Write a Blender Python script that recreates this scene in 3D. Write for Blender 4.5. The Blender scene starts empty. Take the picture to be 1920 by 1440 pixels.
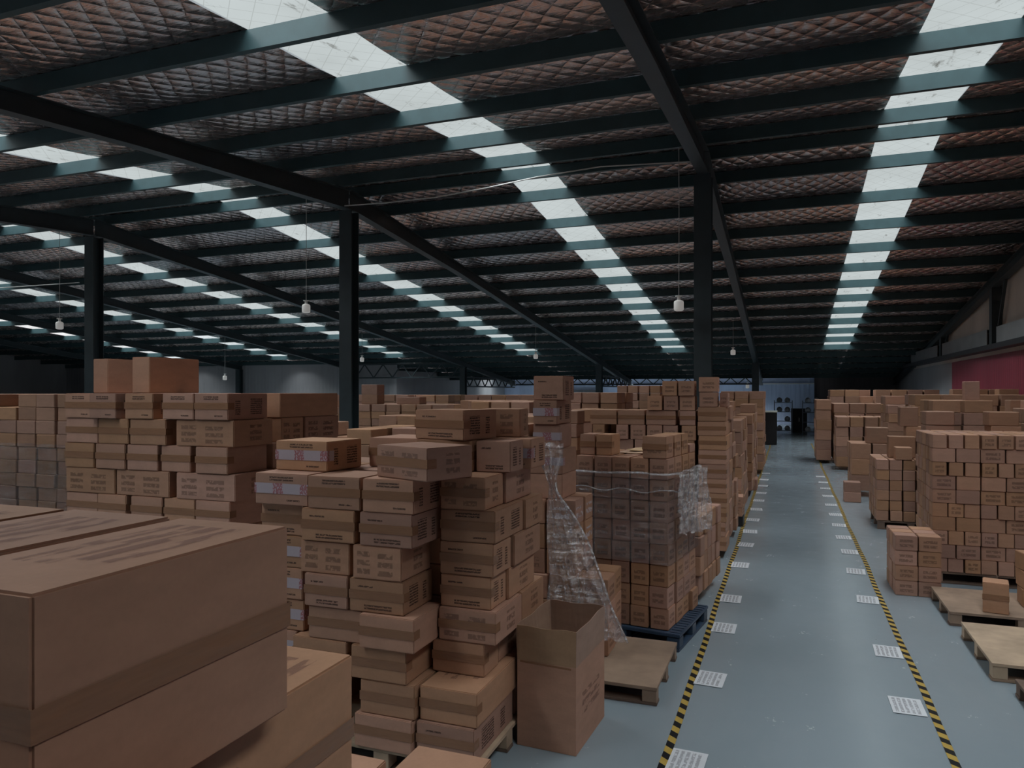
import bpy, bmesh, math, random
from mathutils import Vector, Matrix
PI = math.pi
rnd = random.Random(7)
SC = bpy.context.scene
COL = SC.collection

# ------------------------------------------------------------------ camera, light, exposure
cam_d = bpy.data.cameras.new('camera')
cam = bpy.data.objects.new('camera', cam_d)
COL.objects.link(cam)
cam.location = (0, 0, 2.2)
cam.rotation_euler = (PI / 2, 0, math.atan(518 / 1380))
cam_d.sensor_width = 36
cam_d.lens = 36 * 1380 / 1920
cam_d.shift_y = 15 / 1920
cam_d.clip_start = 0.05
cam_d.clip_end = 300
SC.camera = cam

world = bpy.data.worlds.new('overcast_sky')
SC.world = world
world.use_nodes = True
world.node_tree.nodes['Background'].inputs[0].default_value = (0.86, 0.95, 1.0, 1)
world.node_tree.nodes['Background'].inputs[1].default_value = 0.42

sun_d = bpy.data.lights.new('overcast_daylight', 'SUN')
sun_d.energy = 27.0
sun_d.angle = math.radians(98)
sun_d.color = (0.93, 0.97, 1.0)
sun = bpy.data.objects.new('overcast_daylight', sun_d)
sun.rotation_euler = (math.radians(7), math.radians(-8), 0)
sun.location = (0, 10, 30)
COL.objects.link(sun)

SC.view_settings.view_transform = 'Standard'
SC.view_settings.look = 'None'
SC.view_settings.gamma = 1.0
SC.view_settings.use_curve_mapping = False
SC.view_settings.exposure = -0.05
SC.cycles.max_bounces = 8
SC.cycles.diffuse_bounces = 4
SC.cycles.transparent_max_bounces = 24
SC.cycles.sample_clamp_indirect = 4.0

# ------------------------------------------------------------------ node helpers
class NT:
    def __init__(s, name):
        s.m = bpy.data.materials.new(name)
        s.m.use_nodes = True
        s.t = s.m.node_tree
        s.t.nodes.clear()
        s.out = s.t.nodes.new('ShaderNodeOutputMaterial')
    def n(s, typ, **kw):
        nd = s.t.nodes.new('ShaderNode' + typ)
        for k, v in kw.items():
            setattr(nd, k, v)
        return nd
    def put(s, sock, v):
        if isinstance(v, bpy.types.NodeSocket):
            s.t.links.new(v, sock)
        elif isinstance(v, (tuple, list)):
            sock.default_value = tuple(v) + ((1,) if len(v) == 3 and len(sock.default_value) == 4 else ())
        else:
            sock.default_value = v
    def math(s, op, a, b=0.0, c=None, clamp=False):
        nd = s.n('Math', operation=op)
        nd.use_clamp = clamp
        s.put(nd.inputs[0], a)
        s.put(nd.inputs[1], b)
        if c is not None:
            s.put(nd.inputs[2], c)
        return nd.outputs[0]
    def noise(s, vec=None, scale=5.0, detail=3.0, rough=0.5):
        nd = s.n('TexNoise')
        if vec is not None:
            s.put(nd.inputs['Vector'], vec)
        nd.inputs['Scale'].default_value = scale
        nd.inputs['Detail'].default_value = detail
        nd.inputs['Roughness'].default_value = rough
        return nd.outputs['Fac']
    def coord(s, which='Object'):
        return s.n('TexCoord').outputs[which]
    def xyz(s, v):
        nd = s.n('SeparateXYZ')
        s.put(nd.inputs[0], v)
        return nd.outputs
    def comb(s, x, y, z):
        nd = s.n('CombineXYZ')
        for i, v in enumerate((x, y, z)):
            s.put(nd.inputs[i], v)
        return nd.outputs[0]
    def mapping(s, v, scale=(1, 1, 1), rot=(0, 0, 0)):
        nd = s.n('Mapping')
        s.put(nd.inputs['Vector'], v)
        nd.inputs['Scale'].default_value = scale
        nd.inputs['Rotation'].default_value = rot
        return nd.outputs[0]
    def mix(s, f, a, b):
        nd = s.n('Mix', data_type='RGBA')
        s.put(nd.inputs[0], f)
        s.put(nd.inputs[6], a)
        s.put(nd.inputs[7], b)
        return nd.outputs[2]
    def ramp(s, f, lo, hi, a=0.0, b=1.0):
        nd = s.n('MapRange')
        s.put(nd.inputs[0], f)
        for i, v in enumerate((lo, hi, a, b)):
            nd.inputs[1 + i].default_value = v
        nd.clamp = True
        return nd.outputs[0]
    def bump(s, h, strength=0.3, dist=0.01):
        nd = s.n('Bump')
        s.put(nd.inputs['Height'], h)
        nd.inputs['Strength'].default_value = strength
        nd.inputs['Distance'].default_value = dist
        return nd.outputs[0]
    def bsdf(s, color, rough=0.6, metal=0.0, normal=None, spec=0.5, **kw):
        nd = s.n('BsdfPrincipled')
        s.put(nd.inputs['Base Color'], color)
        s.put(nd.inputs['Roughness'], rough)
        s.put(nd.inputs['Metallic'], metal)
        nd.inputs['Specular IOR Level'].default_value = spec
        if normal is not None:
            s.put(nd.inputs['Normal'], normal)
        for k, v in kw.items():
            s.put(nd.inputs[k], v)
        return nd.outputs[0]
    def done(s, shader):
        s.t.links.new(shader, s.out.inputs[0])
        return s.m

def plain(name, color, rough=0.6, metal=0.0, var=0.12, scale=6.0, spec=0.5):
    t = NT(name)
    n = t.noise(t.coord(), scale, 4)
    f = t.ramp(n, 0.3, 0.7, 1 - var, 1 + var)
    hsv = t.n('HueSaturation')
    hsv.inputs['Color'].default_value = tuple(color) + (1,)
    t.put(hsv.inputs['Value'], f)
    return t.done(t.bsdf(hsv.outputs[0], rough, metal, t.bump(n, 0.15, 0.004), spec))

def cardboard(name, color, island=False, val=(0.84, 1.12)):
    t = NT(name)
    if island:
        r = t.n('NewGeometry').outputs['Random Per Island']
    else:
        r = t.n('ObjectInfo').outputs['Random']
    co = t.coord()
    n = t.noise(t.mapping(co, (3, 3, 9)), 2.0, 4)
    fine = t.noise(co, 60, 2)
    v = t.math('MULTIPLY', t.ramp(r, 0, 1, val[0], val[1]), t.ramp(n, 0.3, 0.7, 0.92, 1.07))
    v = t.math('MULTIPLY', v, t.ramp(fine, 0.3, 0.7, 0.97, 1.03))
    hsv = t.n('HueSaturation')
    hsv.inputs['Color'].default_value = tuple(color) + (1,)
    t.put(hsv.inputs['Value'], v)
    r2 = t.math('FRACT', t.math('MULTIPLY', r, 7.31))
    t.put(hsv.inputs['Hue'], t.ramp(r2, 0, 1, 0.492, 0.508))
    t.put(hsv.inputs['Saturation'], t.ramp(r2, 0, 1, 0.88, 1.08))
    bn = t.bump(t.noise(co, 7, 3), 0.25, 0.012)
    return t.done(t.bsdf(hsv.outputs[0], 0.62, 0, bn, 0.3))

KR = (0.40, 0.218, 0.142)
M = {}
M['carton'] = cardboard('kraft_cardboard', KR)
M['carton_many'] = cardboard('kraft_cardboard_many', (0.36, 0.197, 0.128), True, (0.78, 1.15))
M['carton_in'] = cardboard('kraft_cardboard_inside', (0.34, 0.21, 0.14))
M['sheet'] = cardboard('cardboard_sheet', (0.47, 0.31, 0.2))

def tape_mat():
    t = NT('brown_packing_tape')
    co = t.coord()
    n = t.noise(t.mapping(co, (4, 4, 40)), 3, 3)
    c = t.mix(n, (0.225, 0.114, 0.066), (0.29, 0.152, 0.088))
    return t.done(t.bsdf(c, 0.27, 0, t.bump(t.noise(t.mapping(co, (3, 3, 9)), 3, 2), 0.5, 0.008), 0.28))
M['tape'] = tape_mat()

def white_tape_mat():
    t = NT('white_tape_with_red_print')
    co = t.xyz(t.coord())
    u = t.math('ADD', co[0], co[1])
    blk = t.math('LESS_THAN', t.math('FRACT', t.math('ADD', t.math('MULTIPLY', u, 5.0), 0.22)), 0.45)
    txt = t.math('GREATER_THAN', t.noise(t.comb(t.math('MULTIPLY', u, 110), t.math('MULTIPLY', co[2], 60), 0), 1.0, 1), 0.45)
    f = t.math('MULTIPLY', blk, txt)
    wave = t.math('LESS_THAN', t.math('ABSOLUTE', t.math('SUBTRACT', t.math('MULTIPLY', t.math('FRACT', t.math('ADD', t.math('MULTIPLY', u, 5.0), 0.22)), 1.0), 0.2)), 0.19)
    f = t.math('MULTIPLY', f, wave)
    c = t.mix(f, (0.42, 0.355, 0.39), (0.33, 0.13, 0.14))
    return t.done(t.bsdf(c, 0.3, 0, None, 0.5))
M['white_tape'] = white_tape_mat()

def ink_mat(name, color, alpha, pitch=0.016, let=95.0, cover=0.5):
    t = NT(name)
    uv = t.xyz(t.coord('UV'))
    row = t.math('DIVIDE', uv[1], pitch)
    line = t.math('LESS_THAN', t.math('FRACT', row), 0.62)
    seed = t.math('MULTIPLY', t.math('FLOOR', row), 7.37)
    r = t.math('MULTIPLY', t.n('ObjectInfo').outputs['Random'], 31.0)
    n = t.noise(t.comb(t.math('MULTIPLY', uv[0], let), t.math('MULTIPLY', row, 2.2), t.math('ADD', r, seed)), 1.0, 2)
    f = t.math('MULTIPLY', t.math('MULTIPLY', line, t.ramp(n, cover - 0.06, cover + 0.04)), alpha)
    mx = t.n('MixShader')
    t.put(mx.inputs[0], f)
    t.t.links.new(t.n('BsdfTransparent').outputs[0], mx.inputs[1])
    t.t.links.new(t.bsdf(color, 0.7), mx.inputs[2])
    return t.done(mx.outputs[0])
M['ink'] = ink_mat('faded_dark_print', (0.07, 0.036, 0.027), 0.7, cover=0.42)
M['ink_big'] = ink_mat('large_dark_print', (0.12, 0.068, 0.05), 0.34, 0.05, 45.0, 0.42)
M['ink_red'] = ink_mat('faded_red_print', (0.2, 0.09, 0.075), 0.36, 0.055, 14.0, 0.47)
M['ink_white'] = ink_mat('white_print', (0.6, 0.5, 0.5), 0.75, 0.07, 26.0, 0.46)
M['ink_paper'] = ink_mat('grey_notice_print', (0.25, 0.25, 0.28), 0.36, 0.034, 60.0, 0.42)

M['wood'] = plain('pallet_plywood', (0.27, 0.185, 0.13), 0.7, var=0.22, scale=5)
M['wood_dark'] = plain('pallet_board_dark', (0.15, 0.10, 0.075), 0.75, var=0.2)
M['wood_pale'] = plain('pale_plywood', (0.42, 0.31, 0.215), 0.7, var=0.25, scale=4)
M['blue'] = plain('navy_pallet_plastic', (0.035, 0.06, 0.10), 0.4)
M['steel'] = plain('dark_green_steel_paint', (0.030, 0.044, 0.05), 0.5, var=0.1)
M['purlin'] = plain('blue_green_purlin_paint', (0.030, 0.060, 0.066), 0.45, var=0.1, spec=0.3)
M['galv'] = plain('galvanised_sheet', (0.42, 0.42, 0.42), 0.35, 0.7, scale=2)
M['white_plastic'] = plain('white_plastic', (0.78, 0.78, 0.76), 0.4, var=0.03)
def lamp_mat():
    t = NT('frosted_plastic_added_glow')
    return t.done(t.bsdf((0.8, 0.8, 0.77), 0.4, **{'Emission Color': (1, 0.98, 0.93), 'Emission Strength': 0.16}))  # bulbs are off; faint emission stands in for skylight on the frosted plastic
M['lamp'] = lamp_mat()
M['cable'] = plain('pale_cable_sheath', (0.5, 0.5, 0.48), 0.5)
M['black'] = plain('black_paint', (0.012, 0.012, 0.014), 0.5)
M['paper'] = plain('white_paper', (0.60, 0.62, 0.65), 0.45, var=0.06)
M['shelf'] = plain('grey_blue_shelf_paint', (0.12, 0.15, 0.2), 0.5)
M['bag'] = plain('grey_plastic_bag', (0.35, 0.38, 0.42), 0.35, var=0.3)

def wall_mat(name, color, period=0.19, axis=0, depth=0.012, var=0.15):
    t = NT(name)
    co = t.coord()
    s = t.xyz(co)
    w = t.math('SINE', t.math('MULTIPLY', s[axis], 2 * PI / period))
    n = t.noise(t.mapping(co, (0.5, 0.5, 0.15)), 1.5, 4)
    hsv = t.n('HueSaturation')
    hsv.inputs['Color'].default_value = tuple(color) + (1,)
    t.put(hsv.inputs['Value'], t.ramp(n, 0.3, 0.7, 1 - var, 1 + var))
    return t.done(t.bsdf(hsv.outputs[0], 0.5, 0, t.bump(t.ramp(w, -0.4, 0.4), 0.7, depth), 0.4))
M['red_wall'] = wall_mat('red_corrugated_sheet', (0.25, 0.04, 0.062), 0.19, 1)
M['beige_wall'] = wall_mat('beige_wall_sheet', (0.58, 0.52, 0.46), 0.9, 1, 0.004)
M['grey_wall'] = wall_mat('grey_wall_sheet', (0.30, 0.30, 0.31), 0.25, 0)
M['blue_lit_wall'] = wall_mat('blue_lit_corrugated_sheet', (0.44, 0.52, 0.70), 0.3, 0)  # bluish light of the low hall is put into the wall colour
M['dark_sheet'] = wall_mat('dark_grey_sheet', (0.10, 0.10, 0.11), 0.25, 0)

def floor_mat():
    t = NT('blue_grey_epoxy_floor')
    co = t.coord()
    n = t.noise(co, 0.5, 5, 0.6)
    fine = t.noise(co, 40, 3)
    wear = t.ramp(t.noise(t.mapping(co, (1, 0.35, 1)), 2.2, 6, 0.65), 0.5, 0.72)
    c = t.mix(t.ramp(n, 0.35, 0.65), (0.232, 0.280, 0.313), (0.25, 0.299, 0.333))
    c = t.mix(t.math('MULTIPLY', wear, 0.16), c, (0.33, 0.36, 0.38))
    spots = t.ramp(t.noise(co, 9, 2), 0.79, 0.81)
    c = t.mix(spots, c, (0.07, 0.08, 0.085))
    r = t.math('ADD', t.ramp(t.noise(co, 3.0, 5, 0.7), 0.35, 0.65, 0.13, 0.24), t.math('MULTIPLY', fine, 0.06))
    return t.done(t.bsdf(c, r, 0, t.bump(fine, 0.05, 0.002), 0.55))
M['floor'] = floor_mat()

def foil_mat():
    t = NT('quilted_foil_insulation')
    co = t.coord()
    s = t.xyz(co)
    wob = t.math('MULTIPLY', t.noise(co, 0.8, 2), 0.30)
    a = t.math('ADD', t.math('ADD', s[0], t.math('MULTIPLY', s[1], 0.75)), wob)
    b = t.math('ADD', t.math('SUBTRACT', s[0], t.math('MULTIPLY', s[1], 0.75)), wob)
    k = PI / 0.30
    h = t.math('MULTIPLY', t.math('ABSOLUTE', t.math('SINE', t.math('MULTIPLY', a, k))), t.math('ABSOLUTE', t.math('SINE', t.math('MULTIPLY', b, k))))
    h = t.math('POWER', h, 0.5)
    wr = t.noise(t.mapping(co, (2.2, 7, 3)), 2.2, 3, 0.55)
    hh = t.math('ADD', h, t.math('MULTIPLY', wr, 0.55))
    big = t.noise(t.mapping(co, (0.16, 0.45, 1)), 1.0, 3)
    c = t.mix(t.ramp(big, 0.38, 0.62), (0.55, 0.48, 0.48), (0.92, 0.72, 0.65))
    c = t.mix(t.ramp(h, 0.0, 0.35, 0.45, 0.0), c, (0.10, 0.08, 0.08))
    return t.done(t.bsdf(c, t.ramp(wr, 0.3, 0.7, 0.16, 0.32), 0.9, t.bump(hh, 0.5, 0.045), 0.5))
M['foil'] = foil_mat()

def sky_panel_mat():
    t = NT('translucent_skylight_sheet')
    co = t.coord()
    s = t.xyz(co)
    d1 = t.math('ABSOLUTE', t.math('SINE', t.math('MULTIPLY', t.math('ADD', s[0], s[1]), PI / 0.33)))
    d2 = t.math('ABSOLUTE', t.math('SINE', t.math('MULTIPLY', t.math('SUBTRACT', s[0], s[1]), PI / 0.33)))
    net = t.ramp(t.math('MINIMUM', d1, d2), 0.0, 0.09, 0.80, 1.0)
    dirt = t.ramp(t.noise(t.mapping(co, (2.5, 0.8, 1)), 2.4, 6, 0.65), 0.60, 0.76, 1.0, 0.3)
    soft = t.ramp(t.noise(co, 0.9, 3), 0.3, 0.7, 0.93, 1.04)
    f = t.math('MULTIPLY', t.math('MULTIPLY', net, dirt), soft)
    em = t.n('Emission')
    t.put(em.inputs[0], t.mix(f, (0.25, 0.22, 0.16), (0.94, 1.0, 0.97)))
    t.put(em.inputs[1], t.math('MULTIPLY', f, 0.38))
    tr = t.n('BsdfTransparent')
    t.put(tr.inputs[0], t.mix(f, (0.2, 0.17, 0.12), (0.60, 0.62, 0.62)))
    ad = t.n('AddShader')
    t.t.links.new(em.outputs[0], ad.inputs[0])
    t.t.links.new(tr.outputs[0], ad.inputs[1])
    return t.done(ad.outputs[0])
M['skylight'] = sky_panel_mat()

def film_mat(name, haze=0.10, gloss=0.30, tint=0.95):
    t = NT(name)
    co = t.coord()
    wr = t.noise(t.mapping(co, (9, 9, 3.5)), 3.0, 5, 0.65)
    wr2 = t.noise(t.mapping(co, (3, 3, 14), (0.3, 0.2, 0.5)), 2.0, 4)
    bn = t.bump(t.math('ADD', wr, wr2), 1.0, 0.05)
    gl = t.n('BsdfGlossy')
    gl.inputs['Color'].default_value = (1, 1, 1, 1)
    gl.inputs['Roughness'].default_value = 0.07
    t.t.links.new(bn, gl.inputs['Normal'])
    df = t.bsdf((0.75, 0.72, 0.74), 0.5, 0, bn)
    tr = t.n('BsdfTransparent')
    tr.inputs[0].default_value = (tint, tint * 0.985, tint * 0.99, 1)
    m1 = t.n('MixShader')
    t.put(m1.inputs[0], t.math('MULTIPLY', t.ramp(wr, 0.42, 0.7), haze * 2.2))
    t.t.links.new(tr.outputs[0], m1.inputs[1])
    t.t.links.new(df, m1.inputs[2])
    m2 = t.n('MixShader')
    t.put(m2.inputs[0], t.ramp(wr2, 0.35, 0.7, gloss * 0.3, gloss))
    t.t.links.new(m1.outputs[0], m2.inputs[1])
    t.t.links.new(gl.outputs[0], m2.inputs[2])
    return t.done(m2.outputs[0])
M['film'] = film_mat('shade_tinted_stretch_film', 0.02, 0.14, 0.74)  # shade on the wrapped cartons is put into the film tint
M['film_thick'] = film_mat('bunched_stretch_film', 0.24, 0.46, 0.86)

def hazard_mat():
    t = NT('yellow_black_hazard_tape')
    s = t.xyz(t.coord())
    f = t.math('LESS_THAN', t.math('FRACT', t.math('MULTIPLY', t.math('ADD', s[1], t.math('MULTIPLY', s[0], 0.8)), 1 / 0.15)), 0.5)
    n = t.noise(t.coord(), 12, 3)
    y = t.mix(n, (0.36, 0.24, 0.05), (0.48, 0.33, 0.08))
    return t.done(t.bsdf(t.mix(f, y, (0.008, 0.008, 0.009)), 0.6, 0, None, 0.25))
M['hazard'] = hazard_mat()

# ------------------------------------------------------------------ object helpers
def link(name, mesh, mat=None, parent=None, loc=(0, 0, 0), rz=0.0):
    o = bpy.data.objects.new(name, mesh)
    COL.objects.link(o)
    o.location = loc
    o.rotation_euler = (0, 0, rz)
    if mat is not None and not mesh.materials:
        mesh.materials.append(M[mat])
    if parent is not None:
        o.parent = parent
    return o

def tag(o, label=None, cat=None, group=None, kind=None):
    if label: o['label'] = label
    if cat: o['category'] = cat
    if group: o['group'] = group
    if kind: o['kind'] = kind
    return o

def thing(name, label, cat, loc=(0, 0, 0), rz=0.0, group=None):
    o = bpy.data.objects.new(name, None)
    COL.objects.link(o)
    o.empty_display_size = 0.1
    o.location = loc
    o.rotation_euler = (0, 0, rz)
    return tag(o, label, cat, group)

class MB:
    def __init__(s):
        s.v, s.f = [], []
    def add(s, vs, fs):
        n = len(s.v)
        s.v += [tuple(p) for p in vs]
        s.f += [tuple(i + n for i in f) for f in fs]
        return s
    def box(s, x0, x1, y0, y1, z0, z1):
        vs = [(x, y, z) for z in (z0, z1) for y in (y0, y1) for x in (x0, x1)]
        return s.add(vs, [(0, 2, 3, 1), (4, 5, 7, 6), (0, 1, 5, 4), (2, 6, 7, 3), (0, 4, 6, 2), (1, 3, 7, 5)])
    def beam(s, a, b, w, h, up=(0, 0, 1)):
        a, b = Vector(a), Vector(b)
        d = (b - a).normalized()
        r = d.cross(Vector(up))
        r = r.normalized() if r.length > 1e-6 else Vector((1, 0, 0))
        u = r.cross(d).normalized()
        vs = [p + r * sx * w / 2 + u * sz * h / 2 for p in (a, b) for sx, sz in ((-1, -1), (1, -1), (1, 1), (-1, 1))]
        return s.add(vs, [(0, 1, 2, 3), (7, 6, 5, 4), (0, 4, 5, 1), (1, 5, 6, 2), (2, 6, 7, 3), (3, 7, 4, 0)])
    def tube(s, pts, r, n=8):
        pts = [Vector(p) for p in pts]
        rings = []
        for i, p in enumerate(pts):
            d = (pts[min(i + 1, len(pts) - 1)] - pts[max(i - 1, 0)]).normalized()
            a = d.cross(Vector((0, 0, 1)))
            a = a.normalized() if a.length > 1e-4 else Vector((1, 0, 0))
            b = d.cross(a)
            rings.append([p + (a * math.cos(2 * PI * k / n) + b * math.sin(2 * PI * k / n)) * r for k in range(n)])
        vs = [q for ring in rings for q in ring]
        fs = [(i * n + k, i * n + (k + 1) % n, (i + 1) * n + (k + 1) % n, (i + 1) * n + k) for i in range(len(pts) - 1) for k in range(n)]
        fs += [tuple(range(n)), tuple(range((len(pts) - 1) * n, len(pts) * n))]
        return s.add(vs, fs)
    def lathe(s, prof, n=20):
        vs = [(r * math.cos(2 * PI * k / n), r * math.sin(2 * PI * k / n), z) for r, z in prof for k in range(n)]
        fs = [(i * n + k, i * n + (k + 1) % n, (i + 1) * n + (k + 1) % n, (i + 1) * n + k) for i in range(len(prof) - 1) for k in range(n)]
        fs += [tuple(range(n)), tuple(range((len(prof) - 1) * n, len(prof) * n))]
        return s.add(vs, fs)
    def mesh(s, name, bevel=0.0, smooth=False):
        me = bpy.data.meshes.new(name)
        me.from_pydata(s.v, [], s.f)
        bm = bmesh.new()
        bm.from_mesh(me)
        if bevel:
            bmesh.ops.bevel(bm, geom=bm.edges[:], offset=bevel, segments=2, affect='EDGES', clamp_overlap=True)
        bmesh.ops.recalc_face_normals(bm, faces=bm.faces[:])
        bm.to_mesh(me)
        bm.free()
        if smooth:
            me.polygons.foreach_set('use_smooth', [True] * len(me.polygons))
        me.update()
        return me
    def build(s, name, mat, parent=None, loc=(0, 0, 0), rz=0.0, bevel=0.0, smooth=False):
        return link(name, s.mesh(name, bevel, smooth), mat, parent, loc, rz)

def structure(o, label=None):
    return tag(o, label, None, None, 'structure')

# ------------------------------------------------------------------ the hall
RIDGE_Y, RIDGE_Z = 13.6, 6.77
X0, X1 = -46.0, 5.45
YN, YF = -5.0, 44.0
COLX = [-1.43, -8.85, -16.3, -23.75, -31.2, -38.6]
STRIPX = [1.95, -4.95, -12.1, -19.6, -27.0, -34.4]
SW = 0.51
def roof_z(y):
    return RIDGE_Z - (0.092 * (RIDGE_Y - y) if y < RIDGE_Y else 0.121 * (y - RIDGE_Y))
PUR = [13.1 - 1.67 * k for k in range(11)][::-1] + [13.98] + [15.15 + 1.75 * k for k in range(17)]

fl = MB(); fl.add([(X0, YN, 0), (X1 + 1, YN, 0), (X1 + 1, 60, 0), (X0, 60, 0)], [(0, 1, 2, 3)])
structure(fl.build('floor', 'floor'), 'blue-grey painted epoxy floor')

# foil ceiling with sag between the purlins, cut out for the skylight strips
edges = [X0]
for x in sorted(STRIPX):
    edges += [x - SW, x + SW]
edges += [X1 + 0.02]
LIT_END = 35.2
def ceiling_part(name, y0, y1):
    ys = sorted({round(y, 3) for y in PUR if y0 < y < y1} | {y0, y1})
    yy = []
    for a, b in zip(ys, ys[1:]):
        for i in range(6):
            yy.append((a + (b - a) * i / 6, 0.022 * math.sin(PI * i / 6) * min(1, (b - a) / 1.6)))
    yy.append((ys[-1], 0))
    m = MB()
    for s in range(0, len(edges), 2):
        a, b = edges[s], edges[s + 1]
        n = len(m.v)
        for y, sag in yy:
            m.v += [(a, y, roof_z(y) - sag), (b, y, roof_z(y) - sag)]
        for i in range(len(yy) - 1):
            m.f.append((n + 2 * i, n + 2 * i + 1, n + 2 * i + 3, n + 2 * i + 2))
    if y1 > LIT_END:                      # closed lower end beyond the skylights
        for x in STRIPX:
            m.add([(x - SW, LIT_END, roof_z(LIT_END)), (x + SW, LIT_END, roof_z(LIT_END)), (x + SW, y1, roof_z(y1)), (x - SW, y1, roof_z(y1))], [(0, 1, 2, 3)])
    return structure(m.build(name, 'foil', smooth=True), 'quilted foil roof insulation')
ceiling_part('ceiling', YN, RIDGE_Y)
ceiling_part('ceiling', RIDGE_Y, YF)

NEAR_END = -1.0  # unseen end of the right skylight, closed with added foil to cut its light
m = MB().add([(STRIPX[0] - SW, YN, roof_z(YN)), (STRIPX[0] + SW, YN, roof_z(YN)), (STRIPX[0] + SW, NEAR_END, roof_z(NEAR_END)), (STRIPX[0] - SW, NEAR_END, roof_z(NEAR_END))], [(0, 1, 2, 3)])
structure(m.build('ceiling', 'foil'), 'added unseen foil piece shading the near end of the right skylight')
k = 1
for x in STRIPX:
    for y0, y1 in ((YN, RIDGE_Y), (RIDGE_Y, LIT_END)):
        m = MB()
        if x == STRIPX[0] and y0 == YN:
            y0 = NEAR_END
        m.add([(x - SW, y0, roof_z(y0)), (x + SW, y0, roof_z(y0)), (x + SW, y1, roof_z(y1)), (x - SW, y1, roof_z(y1))], [(0, 1, 2, 3)])
        structure(m.build('window_%d' % k, 'skylight'), 'long translucent skylight strip in the roof')
        k += 1

def purlin(y):
    zt = roof_z(y) - 0.012
    s = -1 if y < RIDGE_Y else 1
    m = MB()
    L = [(X0, X1 - 0.02)]
    for a, b in L:
        m.box(a, b, y - 0.008, y + 0.0, zt - 0.22, zt)
        m.box(a, b, y, y + 0.07, zt - 0.008, zt)
        m.box(a, b, y, y + 0.07, zt - 0.22, zt - 0.212)
        m.box(a, b, y + 0.062, y + 0.07, zt - 0.212, zt - 0.195)
    return structure(m.build('roof_purlin_beam', 'purlin'), 'cold-formed roof purlin')
for y in PUR:
    purlin(y)

def rafter(x, ya, yb, da, db):
    n = MB()
    za, zb = roof_z(ya) - 0.235, roof_z(yb) - 0.235
    w, t = 0.20, 0.014
    def bar(z0a, z1a, z0b, z1b, wd):
        vs = []
        for y, lo, hi in ((ya, z0a, z1a), (yb, z0b, z1b)):
            vs += [(x - wd / 2, y, lo), (x + wd / 2, y, lo), (x + wd / 2, y, hi), (x - wd / 2, y, hi)]
        n.add(vs, [(0, 1, 2, 3), (7, 6, 5, 4), (0, 4, 5, 1), (1, 5, 6, 2), (2, 6, 7, 3), (3, 7, 4, 0)])
    bar(za - t, za, zb - t, zb, w)
    bar(za - da, za - da + t, zb - db, zb - db + t, w)
    bar(za - da + t, za - t, zb - db + t, zb - t, 0.012)
    return structure(n.build('rafter_beam', 'steel'), 'dark green steel rafter')
for x in COLX + [X1 - 0.15]:
    rafter(x, YN, 8.0, 0.28, 0.28)
    rafter(x, 8.0, RIDGE_Y - 0.02, 0.28, 0.42)
    rafter(x, RIDGE_Y + 0.02, 19.0, 0.42, 0.28)
    rafter(x, 19.0, YF, 0.28, 0.28)

def steel_column(x, y, top, w=0.30):
    m = MB()
    t = 0.016
    m.box(x - w / 2, x + w / 2, y - w / 2, y - w / 2 + t, 0.02, top)
    m.box(x - w / 2, x + w / 2, y + w / 2 - t, y + w / 2, 0.02, top)
    m.box(x - 0.006, x + 0.006, y - w / 2 + t, y + w / 2 - t, 0.02, top)
    m.box(x - w / 2 - 0.06, x + w / 2 + 0.06, y - w / 2 - 0.06, y + w / 2 + 0.06, 0.0, 0.02)
    return structure(m.build('steel_column', 'steel'), 'dark green steel column')
for x in COLX:
    steel_column(x, RIDGE_Y, RIDGE_Z - 0.69)
    steel_column(x, 36.0, roof_z(36) - 0.5)

# lattice girders under the low end of the roof and round the opening to the next hall
def truss(x0, x1, y0, y1, zb, zt, n):
    m = MB()
    a, b = Vector((x0, y0, 0)), Vector((x1, y1, 0))
    m.beam(a + Vector((0, 0, zb)), b + Vector((0, 0, zb)), 0.08, 0.08)
    m.beam(a + Vector((0, 0, zt)), b + Vector((0, 0, zt)), 0.08, 0.08)
    for i in range(n):
        p = a.lerp(b, i / n); q = a.lerp(b, (i + 0.5) / n); r = a.lerp(b, (i + 1) / n)
        m.beam(p + Vector((0, 0, zt)), q + Vector((0, 0, zb)), 0.05, 0.05)
        m.beam(q + Vector((0, 0, zb)), r + Vector((0, 0, zt)), 0.05, 0.05)
    return structure(m.build('lattice_girder_beam', 'steel'), 'dark steel lattice girder')
truss(-16.3, -8.95, 44.1, 44.1, 2.66, 3.02, 9)
truss(-8.75, -1.5, 44.1, 44.1, 2.66, 3.02, 9)
for x in (-8.85, -16.3):
    truss(x, x, 36.3, 43.9, 2.5, 3.0, 7)
truss(-23.6, -16.45, 36.0, 36.0, 3.0, 3.75, 6)

# walls
def flat(name, pts, mat, label=None):
    m = MB().add(pts, [(0, 1, 2, 3)])
    return structure(m.build(name, mat), label)
WR = X1
m = MB().box(WR, WR + 0.06, YN, 30.0, 0.0, 3.25)
structure(m.build('wall_right', 'red_wall'), 'red corrugated lower wall')
m = MB().box(WR, WR + 0.06, 30.0, 60.0, 0.0, 3.25)
structure(m.build('wall_right_far', 'grey_wall'))
m = MB()
m.add([(WR + 0.02, YN, 3.25), (WR + 0.02, RIDGE_Y, 3.25), (WR + 0.02, RIDGE_Y, RIDGE_Z), (WR + 0.02, YN, roof_z(YN))], [(0, 1, 2, 3)])
m.add([(WR + 0.02, RIDGE_Y, 3.25), (WR + 0.02, 60, 3.25), (WR + 0.02, 60, 3.3), (WR + 0.02, YF, roof_z(YF)), (WR + 0.02, RIDGE_Y, RIDGE_Z)], [(0, 1, 2, 3, 4)])
structure(m.build('wall_right_upper', 'beige_wall'), 'beige upper wall sheets')
m = MB().box(WR - 0.32, WR - 0.01, YN, 43.0, 3.36, 3.42)
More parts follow.
